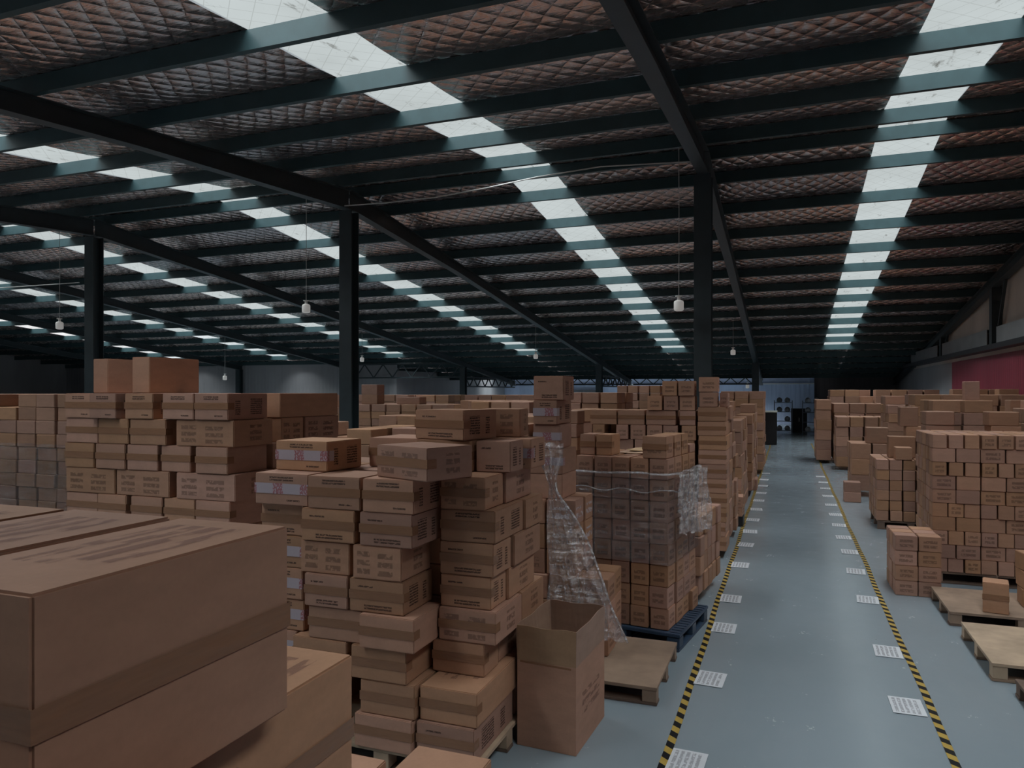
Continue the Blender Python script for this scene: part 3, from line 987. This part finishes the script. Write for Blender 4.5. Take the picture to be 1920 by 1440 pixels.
ci(-1.12, -0.87, zt_i + 0.2, 0.2, 'upper of two on the aisle column', 0.3)
ci(-0.86, -0.75, zt_i, 0.19, 'small dark-sided one on the aisle column', 0.3, yi + 0.12)
zz = 1.55
for a, b, lab in ((-1.345, -1.155, 'next to the aisle column'), (-1.59, -1.39, 'second from the aisle column'), (-1.81, -1.60, 'third from the aisle column'), (-2.04, -1.83, 'fourth from the aisle column'), (-2.23, -2.06, 'beside the dark gap'), (-2.56, -2.39, 'outermost, beyond the dark gap')):
    ci(a, b, zz, 0.2, 'narrow-ends row, ' + lab)
for a, b, lab in ((-1.37, -1.16, 'next to the aisle column'), (-1.82, -1.42, 'second from the aisle column'), (-2.215, -1.84, 'third from the aisle column'), (-2.60, -2.225, 'outermost')):
    ci(a, b, zz + 0.2, 0.2, 'broad-faces row, ' + lab, tape='brown', prints=None)
for a, b, z, lab in ((-1.37, -1.165, zz + .4, 'upper cubes, lower one nearest the aisle'), (-1.58, -1.385, zz + .4, 'upper cubes, lower middle one'), (-1.80, -1.60, zz + .4, 'upper cubes, lower far one'), (-1.385, -1.17, zz + .6, 'upper cubes, top one nearest the aisle'), (-1.60, -1.40, zz + .6, 'upper cubes, top middle one')):
    ci(a, b, z, 0.2, lab, 0.24)
for row in range(7):
    for i in range(7):
        stuff(-1.27 - 0.205 * i, yi + 0.2, 0.12 + row * 0.2045, 0.19, 0.38, 0.2045, math.radians(J(1)))
for row in range(9):
    for i in range(4):
        stuff(-1.31 - 0.37 * i, yi + 0.66, 0.12 + row * 0.203, 0.35, 0.44, 0.203, math.radians(J(1)))
for iy in range(3):
    for row in range(10 if iy < 2 else 8):
        stuff(-0.945 + J(.03), yi + 0.80 + 0.5 * iy, 0.1 + row * hi, 0.37, 0.48, hi, math.radians(J(1.5)))

# --- big brick-laid block right of the aisle (R1)
G = 'cartons of the brick-laid block right of the aisle'
rc = (1.55, 9.64)
hr, zr = 0.157, 0.14
for il in range(10):
    wide = il % 2 == 0
    wide = il in (0, 2, 4, 5, 6, 8) if False else (il in (1, 3, 5, 6, 8))
    w, d = (0.243, 0.16) if wide else (0.162, 0.24)
    nx = 5 if wide else 8
    ny = 7 if wide else 5
    for ix in range(nx):
        for iy in range(ny):
            x, y = rc[0] + (ix + .5) * w + J(.004), rc[1] + (iy + .5) * d + J(.004) + (rnd.uniform(-.016, .004) if iy == 0 else 0)
            r = math.radians(J(0.8))
            lab = None
            if iy == 0 and x < 2.52:
                lab = 'carton of the brick-laid block right of the aisle, %s, %s' % ((inames[9 - il] + (' row down' if 0 < 9 - il < 9 else ' row')), 'aisle corner' if ix == 0 else ORD[ix] + ' from the corner')
            if lab:
                carton(x, y, zr + il * hr, w - (.016 if not wide and il in (7, 9) else .007), d - .006, hr, r, lab, G, None, 'mark_front' if rnd.random() < 0.4 else None)
            else:
                stuff(x, y, zr + il * hr, w - .008, d - .03 if iy == 1 else d - .008, hr, r)

# low block in front of it (R2)
G = 'cartons of the low block by the right hazard tape'
def lab_r2(il, ix, iy):
    if iy == 0 or (il == 3) or (ix == 0 and iy == 1):
        r = ['bottom row', 'second row up', 'third row up', 'top row'][il]
        return 'carton of the low block by the right tape, %s, %s%s' % (r, 'aisle side' if ix == 0 else ('middle' if ix == 1 else 'inner side'), ['', ', one back', ', two back', ', three back'][iy])
grid((1.09, 9.41), 0, 1, 2, 0.215, 2, 0.09, 0, 0.16, 0)
grid((1.08, 8.93), math.radians(1), 1, 2, 0.228, 3, 0.225, 4, 0.162, 0.0, lab_r2, jit=0.004, group=G, tape=None, prints='mark')

# stack behind it along the aisle (R3)
G = 'cartons of the slotted stack behind the low block'
rn3 = ['bottom row', 'fifth row down', 'fourth row down', 'third row down', 'second row down', 'top row']
def lab_r3(il, ix, iy):
    if iy == 0 and ix < 2 and il > 2:
        return 'carton of the waist-high stack behind the low block, %s, %s' % (rn3[il], 'aisle corner' if ix == 0 else 'beside the corner')
grid((1.32, 13.1), 0, 1, 5, 0.19, 5, 0.24, 6, 0.163, 0.14, lab_r3, jit=0.006, group=G, tape=None, prints=None)
for x, y, z, w, h in ((1.72, 13.25, 1.12, .24, .2), (2.05, 13.3, 1.12, .22, .2), (1.75, 13.7, 1.12, .4, .35), (2.12, 13.7, 1.12, .3, .33), (2.0, 14.05, 1.12, .3, .5), (1.9, 14.05, 1.62, .28, .33)):
    stuff(x, y, z, w, .3 if w < .4 else .28, h)

# ------------------------------------------------------------------ far stacks, all in the one mesh
def far(x0, y0, nx, ny, nl, w, d, h, z0=0.12, jag=0.0, rz=0.0, jit=0.015, shell=True):
    c, s = math.cos(rz), math.sin(rz)
    for ix in range(nx):
        for iy in range(ny):
            n = nl - (rnd.randint(0, 2) if rnd.random() < jag else 0)
            px, py = x0 + c * (ix + .5) * w - s * (iy + .5) * d, y0 + s * (ix + .5) * w + c * (iy + .5) * d
            if any(abs(px - q) < 0.24 + w / 2 and abs(py - p) < 0.24 + d / 2 for q in COLX for p in (RIDGE_Y, 36.0)):
                continue
            for il in range(n):
                if shell and 0 < ix < nx - 1 and 0 < iy < ny - 1 and il < n - 3:
                    continue
                a, b = (ix + .5) * w + J(jit), (iy + .5) * d + J(jit)
                stuff(x0 + c * a - s * b, y0 + s * a + c * b, z0 + il * h, w - 2 * jit, d - 2 * jit, h, rz + math.radians(J(1.2)))
# left of the aisle
far(-1.75, 20.7, 3, 5, 10, 0.38, 0.45, 0.21, jag=0.1)                 # J
far(-1.62, 7.75, 4, 5, 4, 0.2, 0.22, 0.2, z0=0.12, jag=0.5, rz=-0.1)
far(-1.05, 16.2, 1, 6, 9, 0.36, 0.45, 0.2, jag=0.4)
far(-1.05, 13.0, 1, 5, 8, 0.32, 0.45, 0.2, jag=0.5)
far(-2.2, 13.0, 3, 8, 9, 0.38, 0.45, 0.21, jag=0.4)
far(-4.1, 13.75, 3, 4, 10, 0.36, 0.4, 0.207, jag=0.15)                # K4
far(-5.35, 12.1, 3, 3, 9, 0.38, 0.4, 0.212, jag=0.15)                 # K3
far(-4.4, 19.9, 4, 3, 11, 0.3, 0.3, 0.205, jag=0.3)
far(-3.0, 19.0, 3, 5, 9, 0.38, 0.45, 0.21, jag=0.5)
far(-8.3, 18.4, 5, 3, 8, 0.4, 0.4, 0.25, jag=0.3)
far(-11.1, 17.4, 6, 4, 9, 0.46, 0.46, 0.194, jag=0.1)
far(-7.0, 14.8, 5, 4, 9, 0.4, 0.45, 0.21, jag=0.4)
far(-5.4, 8.2, 4, 3, 8, 0.4, 0.45, 0.2, jag=0.3)
far(-3.4, 8.0, 2, 3, 9, 0.36, 0.4, 0.2, jag=0.3)
far(-3.3, 10.6, 1, 4, 9, 0.36, 0.45, 0.2, jag=0.4)
far(-8.2, 8.2, 6, 3, 8, 0.4, 0.45, 0.205, jag=0.3)
far(-7.2, 12.0, 4, 3, 8, 0.4, 0.45, 0.205, jag=0.3)
far(-13.4, 8.0, 9, 4, 10, 0.43, 0.45, 0.205, jag=0.4)                # L
far(-17.5, 9.6, 8, 4, 9, 0.45, 0.45, 0.205, jag=0.4)
far(-21.0, 15.0, 10, 3, 9, 0.5, 0.5, 0.215, jag=0.4)
far(-27.0, 18.0, 10, 3, 9, 0.55, 0.5, 0.22, jag=0.4)
far(-15.5, 22.0, 10, 3, 9, 0.5, 0.5, 0.22, jag=0.4)
far(-8.0, 24.0, 10, 3, 9, 0.5, 0.5, 0.22, jag=0.4)
far(-2.4, 25.0, 3, 6, 8, 0.5, 0.5, 0.22, jag=0.4)
far(-2.4, 29.0, 3, 6, 8, 0.5, 0.5, 0.22, jag=0.4)
stuff(-10.75, 17.7, 0.12 + 9 * .194, .5, .4, .27); stuff(-10.75, 17.7, 0.12 + 9 * .194 + .27, .5, .4, .27)
stuff(-9.6, 17.8, 0.12 + 9 * .194, .7, .4, .2)
# along the left tape
stuff(-1.0, 13.2, 0.0, 0, 0, 0) if False else None
stuff(-0.98, 15.9, 0.0, .4, .5, .3); stuff(-0.9, 17.6, 0.0, .5, .6, .25); stuff(-0.95, 17.6, .25, .4, .45, .2)
stuff(-0.97, 18.6, 0, .45, .5, .55)
# right of the aisle
far(1.22, 17.0, 2, 2, 3, 0.42, 0.5, 0.33, z0=0.13, jag=0.0)           # R4
stuff(1.75, 17.3, 1.125, .42, .4, .33)
far(1.02, 16.1, 1, 1, 2, 0.34, 0.36, 0.2, z0=0.0)
far(0.80, 24.6, 1, 4, 6, 0.46, 0.5, 0.31, z0=0.1)                     # R5
far(1.30, 24.8, 4, 4, 6, 0.45, 0.5, 0.29, z0=0.1, jag=0.2)
far(1.25, 22.6, 5, 3, 5, 0.36, 0.45, 0.28, z0=0.1, jag=0.0)
far(2.3, 20.4, 3, 3, 9, 0.5, 0.5, 0.22, jag=0.2)
far(3.9, 21.0, 3, 3, 10, 0.45, 0.45, 0.215, jag=0.4)
far(1.4, 29.0, 7, 4, 9, 0.5, 0.5, 0.24, jag=0.4)
far(1.85, 11.25, 3, 3, 9, 0.4, 0.42, 0.2, z0=0.12, jag=0.75)           # R6
far(3.1, 11.6, 4, 3, 9, 0.4, 0.42, 0.205, z0=0.12, jag=0.3)
far(2.35, 14.6, 4, 3, 9, 0.46, 0.45, 0.215, jag=0.7)
far(4.2, 14.6, 2, 4, 9, 0.5, 0.5, 0.22, jag=0.5)
far(2.45, 17.2, 5, 3, 9, 0.5, 0.5, 0.225, jag=0.5)
stuff(2.98, 14.82, .12 + 9 * .215, .23, .24, .33)

me = bpy.data.meshes.new('cardboard_boxes_beyond')
me.from_pydata(MV, [], MF)
bm = bmesh.new(); bm.from_mesh(me); bmesh.ops.recalc_face_normals(bm, faces=bm.faces[:]); bm.to_mesh(me); bm.free()
tag(link('cardboard_boxes_beyond', me, 'carton_many'), 'kraft cartons filling the hall behind and inside the nearer stacks', 'boxes', None, 'stuff')

# ------------------------------------------------------------------ open box
def open_box():
    cx, cy, rz = -1.375, 4.60, math.radians(-3)
    w, d, hb, hf, t = 0.385, 0.60, 0.53, 0.215, 0.006
    o = thing('open_cardboard_box', 'tall open carton with its flaps standing up, on the floor by the wooden pallet', 'box', (cx, cy, 0.002), rz)
    m = MB()
    m.box(-w / 2, w / 2, -d / 2, -d / 2 + t, 0, hb)
    m.box(-w / 2, w / 2, d / 2 - t, d / 2, 0, hb)
    m.box(-w / 2, -w / 2 + t, -d / 2 + t, d / 2 - t, 0, hb)
    m.box(w / 2 - t, w / 2, -d / 2 + t, d / 2 - t, 0, hb)
    m.box(-w / 2 + t, w / 2 - t, -d / 2 + t, d / 2 - t, 0, t)
    m.build('body', 'carton', o)
    def flap(a, b, out, lean):
        f = MB()
        n = 10
        a, b, out = Vector(a), Vector(b), Vector(out)
        for i in range(n + 1):
            p = a.lerp(b, i / n)
            q = p + out * (lean + 0.006 * math.sin(3.1 * i / n * 2)) + Vector((0, 0, hf + 0.004 * math.sin(i * 0.9)))
            for e in (0, t):
                f.v += [tuple(p - out * e), tuple(q - out * e)]
        for i in range(n):
            k, l = 4 * i, 4 * i + 4
            f.f += [(k, l, l + 1, k + 1), (k + 2, k + 3, l + 3, l + 2), (k + 1, l + 1, l + 3, k + 3), (k, k + 2, l + 2, l)]
        f.f += [(0, 1, 3, 2), (4 * n, 4 * n + 2, 4 * n + 3, 4 * n + 1)]
        f.build('flap', 'carton_in', o, smooth=False)
    z = hb + 0.001
    flap((-w / 2, -d / 2, z), (w / 2, -d / 2, z), (0, -1, 0), 0.004)
    flap((w / 2, d / 2, z), (-w / 2, d / 2, z), (0, 1, 0), 0.01)
    flap((-w / 2, d / 2, z), (-w / 2, -d / 2, z), (-1, 0, 0), 0.012)
    flap((w / 2, -d / 2, z), (w / 2, d / 2, z), (1, 0, 0), 0.004)
    e = 0.0012
    tm = MB().add([(-w / 2 + .02, -d / 2 - e, hb - .012), (w / 2 - .03, -d / 2 - e, hb - .018), (w / 2 - .03, -d / 2 - e, hb - .006), (-w / 2 + .02, -d / 2 - e, hb)], [(0, 1, 2, 3)])
    tm.build('tape', 'tape', o)
    pm = decal_mesh('print', [((w / 2 + e, -0.18, 0.2), (0, 0.36, 0), (0, 0, 0.14))])
    link('print', pm, 'ink_red', o)
open_box()

# ------------------------------------------------------------------ pallets
def pallet(x0, x1, y0, y1, h, label, mat='wood', bmat='wood_dark', rz=0.0, group='wooden pallets', cat='pallet'):
    w, d = x1 - x0, y1 - y0
    o = thing('wooden_pallet', label, cat, ((x0 + x1) / 2, (y0 + y1) / 2, 0.002), rz, group)
    MB().box(-w / 2, w / 2, -d / 2, d / 2, h - 0.026, h - 0.002).build('deck', mat, o, bevel=0.002)
    for ix in (-1, 0, 1):
        for iy in (-1, 0, 1):
            bx, by = ix * (w / 2 - 0.055), iy * (d / 2 - 0.055)
            MB().box(bx - .05, bx + .05, by - .05, by + .05, 0.021, h - 0.027).build('block', mat, o, bevel=0.002)
    for iy in (-1, 0, 1):
        by = iy * (d / 2 - 0.055)
        MB().box(-w / 2, w / 2, by - .05, by + .05, 0.0, 0.02).build('bottom_board', bmat, o, bevel=0.002)
    return o
pallet(-2.06, -0.86, 5.17, 6.18, 0.13, 'wooden pallet with a bare plywood deck, between the open carton and blue pallet')
pallet(-2.82, -1.60, 3.72, 4.75, 0.138, 'wooden pallet under the tall centre stack, its pale edge jutting out', 'wood_pale')
pallet(1.42, 2.62, 7.93, 8.90, 0.135, 'wooden pallet right of the aisle carrying one small carton', 'wood')
pallet(1.45, 2.65, 6.52, 7.60, 0.14, 'empty wooden pallet with a pale plywood deck, right of the aisle', 'wood_pale', 'wood')
pallet(1.54, 2.74, 5.22, 6.28, 0.12, 'dark wooden pallet at the right edge, nearest of the row', 'wood_dark')
pallet(1.56, 2.76, 9.66, 10.85, 0.137, 'wooden pallet under the brick-laid block right of the aisle', 'wood')
pallet(-5.66, -3.95, 4.46, 5.8, 0.137, 'wooden pallet under the wide left stack', 'wood')
pallet(-2.06, -1.25, 0.48, 1.66, 0.137, 'wooden pallet under the big cartons beside the camera', 'wood')
pallet(1.34, 2.3, 13.12, 14.2, 0.137, 'wooden pallet under the waist-high stack beyond the low block', 'wood_dark')
G = 'small cartons on the right pallet'
carton(1.83, 8.10, 0.136, 0.21, 0.22, 0.285, math.radians(-12), 'small upright carton standing alone on the pallet right of the aisle', G, 'brown', None)
for i, (z, lab) in enumerate(((0.136, 'bottom'), (0.306, 'middle'), (0.476, 'top'))):
    carton(2.24, 8.45, z, 0.26, 0.26, 0.168, math.radians(6 * i - 4), 'carton at the right picture edge behind the small upright one, %s of its pile' % lab, G, None, 'mark')

def blue_pallet():
    o = thing('plastic_pallet', 'navy blue plastic pallet under the film-wrapped block', 'pallet', (gp(-0.42, 0.45)[0], gp(-0.42, 0.45)[1], 0.002), rg)
    w, d, h = 1.06, 0.98, 0.149
    MB().box(-w / 2, w / 2, -d / 2, d / 2, h - 0.03, h - 0.002).build('deck', 'blue', o, bevel=0.004)
    for x in (-w / 2 + .06, 0, w / 2 - .06):
        for y in (-d / 2 + .07, 0, d / 2 - .07):
            MB().box(x - .055, x + .055, y - .065, y + .065, 0.026, h - 0.031).build('foot', 'blue', o, bevel=0.006)
        MB().box(x - .055, x + .055, -d / 2, d / 2, 0, 0.025).build('runner', 'blue', o, bevel=0.004)
    for i in range(14):
        y = -d / 2 + 0.04 + i * 0.069
        MB().box(w / 2 - 0.10, w / 2 - 0.01, y, y + 0.03, h - 0.0015, h + 0.004).build('rib', 'blue', o)
blue_pallet()

# black crate with small cartons on it by the left hazard tape
o = thing('plastic_crate', 'black plastic crate on the floor by the left hazard tape', 'crate', (-0.80, 12.75, 0.002), 0)
cm = MB(); cm.box(-.11, .11, -.2, .2, 0, .015)
for a in (-.11, .095): cm.box(a, a + .015, -.2, .2, .015, .16)
for a in (-.2, .185): cm.box(-.094, .094, a, a + .015, .015, .16)
cm.build('body', 'black', o)
pm = MB().box(-.08, -.02, -.2025, -.2005, .05, .09); pm.build('tag_sticker', 'paper', o)
for i, (z, h, lab) in enumerate(((0.165, .15, 'lower'), (0.316, .17, 'upper'))):
    carton(-0.80, 12.75, z, 0.21, 0.4, h, math.radians(-3 + 5 * i), 'carton on the black crate by the left hazard tape, %s of two' % lab, 'cartons on the black crate', None, 'mark')

# ------------------------------------------------------------------ stretch film
def sheet(name, fn, nu, nv, mat, label, group='stretch film sheets'):
    m = MB()
    for i in range(nu + 1):
        for j in range(nv + 1):
            m.v.append(tuple(fn(i / nu, j / nv)))
    for i in range(nu):
        for j in range(nv):
            m.f.append((i * (nv + 1) + j, (i + 1) * (nv + 1) + j, (i + 1) * (nv + 1) + j + 1, i * (nv + 1) + j + 1))
    o = m.build(name, mat, smooth=True)
    return tag(o, label, 'plastic film', group)
from mathutils import noise as mn
def wr(x, y, z, f=6.0):
    return mn.noise(Vector((x * f, y * f, z * f * 0.6)))
def wrap_fn(corner, rz, sx, wx, dy, z0, z1, off=0.014, amp=0.012):
    """Film round the front, near corner and aisle side of a block."""
    c, s = math.cos(rz), math.sin(rz)
    L = wx + dy
    def fn(u, v):
        t = u * L
        if t < wx:
            a, b, na, nb = sx * (wx - t), 0, 0, -1
        else:
            a, b, na, nb = 0, t - wx, -sx, 0
        z = z0 + (z1 - z0) * v
        e = off + amp * (0.9 + wr(t * 0.8, 0, z, 5.0)) * (1.0 if 0.02 < u < .98 else .6)
        if abs(t - wx) < 0.02:
            na, nb = -sx * .7, -.7
        a, b = a + na * e, b + nb * e
        zz = z + 0.02 * wr(t, 3, z, 4) * (1 if v > .9 else 0)
        return corner[0] + c * a - s * b, corner[1] + s * a + c * b, zz
    return fn
wf = sheet('stretch_film', wrap_fn(gc, rg, -1, 0.87, 0.93, 0.72, 1.50), 90, 50, 'film', 'shade-tinted stretch film wrapped round the block on the blue pallet')
edge_fn = wrap_fn(gc, rg, -1, 0.87, 0.93, 0.72, 1.50, 0.03, 0.006)
MB().tube([edge_fn(i / 60, 0.985) for i in range(61)], 0.010, 7).build('rolled_edge', 'film_thick', wf, smooth=True)
MB().tube([edge_fn(i / 60, 0.80 + 0.02 * math.sin(i * .5)) for i in range(40)], 0.006, 7).build('rolled_edge', 'film_thick', wf, smooth=True)
def bulge(u, v):
    # loose thick film hanging on the aisle side of the block
    b = 0.03 + 0.93 * u
    zt_, zb_ = 1.50 + 0.03 * wr(u * 2, 1, 0, 3), 0.98 - 0.10 * u + 0.05 * wr(u * 3, 5, 1, 3)
    z = zt_ + (zb_ - zt_) * v
    e = 0.052 + 0.05 * v * (0.3 + u) + 0.05 * max(0, u - 0.7) + 0.022 * (1 + wr(u * 3, 7, v * 3, 3)) + 0.012 * math.sin(40 * u + 9 * v)
    x, y = gp(e, b)
    return x, y, z
sheet('stretch_film', bulge, 70, 50, 'film_thick', 'loose cloudy film hanging on the aisle side of the wrapped block')

def drape(u, v):
    # v: 0 top .. 1 bottom; gathered to a neck, then spreading towards the wooden pallet
    z = 1.80 - 1.42 * v
    neck = math.exp(-((v - 0.24) / 0.13) ** 2)
    w = max(0.0, v - 0.24)
    xa = -1.93 + 0.15 * min(1, v / 0.24) + 0.01 * math.sin(9 * v)
    xb = -1.66 - 0.06 * neck + 0.66 * w ** 0.9
    uu = u + 0.02 * math.sin(12 * v + 20 * u)
    fold = (0.010 + 0.024 * neck + 0.012 * v) * (0.5 + 0.5 * math.sin(u * 34 + 3 * math.sin(v * 5))) + 0.02 * (1 + wr(u * 3, 1, v * 5, 3))
    out = 0.015 + 0.16 * w * math.sin(PI * min(1, u * 0.85 + .1)) + 0.10 * max(0, u - 0.8) * w
    return xa + (xb - xa) * uu, 5.61 - out - fold, z - 0.08 * u * v + 0.03 * wr(u * 3, 8, 0, 3)
df = sheet('stretch_film', drape, 120, 110, 'film_thick', 'torn cloudy stretch film hanging loose down the draped stack')
pts = [drape(1.0, i / 24) for i in range(5, 25)]
o = MB().tube([(p[0], p[1] - 0.012, p[2]) for p in pts], 0.009, 7).build('rolled_edge', 'film_thick', df, smooth=True)
def left_film(u, v):
    x = -11.6 + 2.9 * u
    z = 1.42 - 1.0 * v
    y = 7.93 - 0.05 - 0.06 * (0.5 + wr(u * 6, 4, v * 3, 2)) - 0.12 * v * (0.5 + .5 * math.sin(9 * u))
    return x, y, z
sheet('stretch_film', left_film, 70, 30, 'film', 'crumpled stretch film on the far left stack behind the big cartons')

# ------------------------------------------------------------------ hanging lamps, cables
def lamp(x, y, zb, s, label):
    o = thing('pendant_lamp', label, 'lamp', (x, y, zb), 0, 'pendant lamps under the roof')
    b = MB().lathe([(0.005, 0.0), (0.05, 0.002), (0.078, 0.012), (0.086, 0.03), (0.086, 0.15), (0.078, 0.175), (0.05, 0.19), (0.03, 0.195)], 20)
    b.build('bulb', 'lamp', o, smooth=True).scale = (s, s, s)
    c = MB().lathe([(0.03, 0.0), (0.028, 0.055), (0.062, 0.06), (0.062, 0.075), (0.02, 0.08)], 16)
    q = c.build('lamp_holder', 'white_plastic', o, (0, 0, 0.196 * s), smooth=False); q.scale = (s, s, s)
    top = roof_z(y) - 0.22 - zb
    MB().tube([(0, 0, 0.074), (0.004, 0, (top * 0.5 - 0.196 * s) / s), (0, 0, (top - 0.196 * s) / s)], 0.006, 6).build('cord', 'cable', q)
for x, y, zb, s, lab in ((-1.80, 13.13, 3.62, 1.0, 'white pendant lamp hanging beside the column nearest the aisle'),
                      (-9.61, 13.13, 3.88, 1.0, 'white pendant lamp hanging beside the second column from the aisle'),
                      (-16.9, 13.13, 3.75, 1.0, 'white pendant lamp hanging near the far left column'),
                      (-1.85, 27.43, 3.52, 1.0, 'white pendant lamp far down the hall near the aisle'),
                      (-9.3, 27.43, 3.5, 1.0, 'white pendant lamp far down the hall above the cartons'),
                      (-17.2, 27.43, 3.5, 1.0, 'white pendant lamp far down the hall behind the second column'),
                      (-24.6, 27.43, 2.75, 1.1, 'white pendant lamp low over the far left cartons')):
    lamp(x, y, zb, s, lab)
o = MB().tube([(-8.7, 13.2, 6.10), (-7.6, 13.05, 6.03), (-6.5, 13.0, 6.02), (-5.4, 13.0, 6.1), (-4.4, 13.05, 6.22), (-3.2, 13.1, 6.3), (-1.6, 13.25, 6.26)], 0.012, 6).build('power_cable_cord', 'cable')
tag(o, 'pale power cable sagging between the first two columns under the ridge', 'cable')
o = MB().tube([(-23.6, 13.3, 5.0), (-20, 13.2, 4.9), (-16.5, 13.35, 4.92)], 0.012, 6).build('power_cable_cord', 'cable')
tag(o, 'pale power cable running behind the far left column', 'cable')
b = MB().lathe([(0.005, 0), (0.1, 0.02), (0.1, 0.2), (0.04, 0.34)], 14)
o = thing('pendant_lamp', 'pale pendant lamp in the bright low hall at the end', 'lamp', (-2.3, 46.5, 2.42), 0, 'pendant lamps under the roof')
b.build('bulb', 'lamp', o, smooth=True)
MB().tube([(0, 0, .34), (0, 0, .92)], .01, 6).build('cord', 'cable', o)

# ------------------------------------------------------------------ end of the aisle
def shelf(x, y, label, items):
    o = thing('metal_shelf', label, 'shelf', (x, y, 0.002), 0, 'metal shelves at the end of the aisle')
    for a in (-.45, .45):
        for b in (-.2, .2):
            MB().box(a - .02, a + .02, b - .02, b + .02, 0, 1.75).build('post', 'shelf', o)
    for z in (0.12, 0.62, 1.12, 1.62):
        MB().box(-.42, .42, -.18, .18, z, z + .03).build('shelf_board', 'shelf', o)
    for i, z in enumerate((0.151, 0.651, 1.151, 1.651)):
        for k in (-1, 1):
            if items and (i + k) % 3 != 0 or k == 1:
                m = MB().lathe([(0.05, 0), (0.13, .02), (0.15, .12), (0.12, .2), (0.04, .26)], 9)
                q = m.build('storage_bag', 'bag', None, (x + .2 * k, y, 0.002 + z), smooth=True)
                tag(q, 'grey plastic bag on the %s shelf board, %s' % ({0: 'lowest', 1: 'second', 2: 'third', 3: 'top'}[i], ('left bay' if k < 0 else 'right bay') + (' of the left rack' if x < 0.5 else ' of the right rack')), 'bag', 'bags on the end shelves')
shelf(-0.25, 42.0, 'grey metal shelf rack with bags, left at the end of the aisle', True)
shelf(1.15, 41.0, 'grey metal shelf rack half hidden, right at the end of the aisle', True)
o = thing('dark_cabinet', 'black cabinet with a pale top, beside the last stack left of the aisle', 'cabinet', (-0.9, 33.0, 0.002))
MB().box(-.45, .45, -.6, .6, 0, 1.35).build('body', 'black', o, bevel=.01)
MB().box(-.47, .47, -.62, .62, 1.352, 1.4).build('top_panel', 'white_plastic', o)
o = thing('dark_cabinet', 'black cabinet standing between the two shelf racks', 'cabinet', (0.55, 43.0, 0.002))
MB().box(-.4, .4, -.3, .3, 0, 1.3).build('body', 'black', o, bevel=.01)
MB().box(-.02, .02, -.32, -.302, .6, .8).build('handle', 'galv', o)
print('NBOX', NBOX[0], 'stuff boxes', len(MV) // 24)
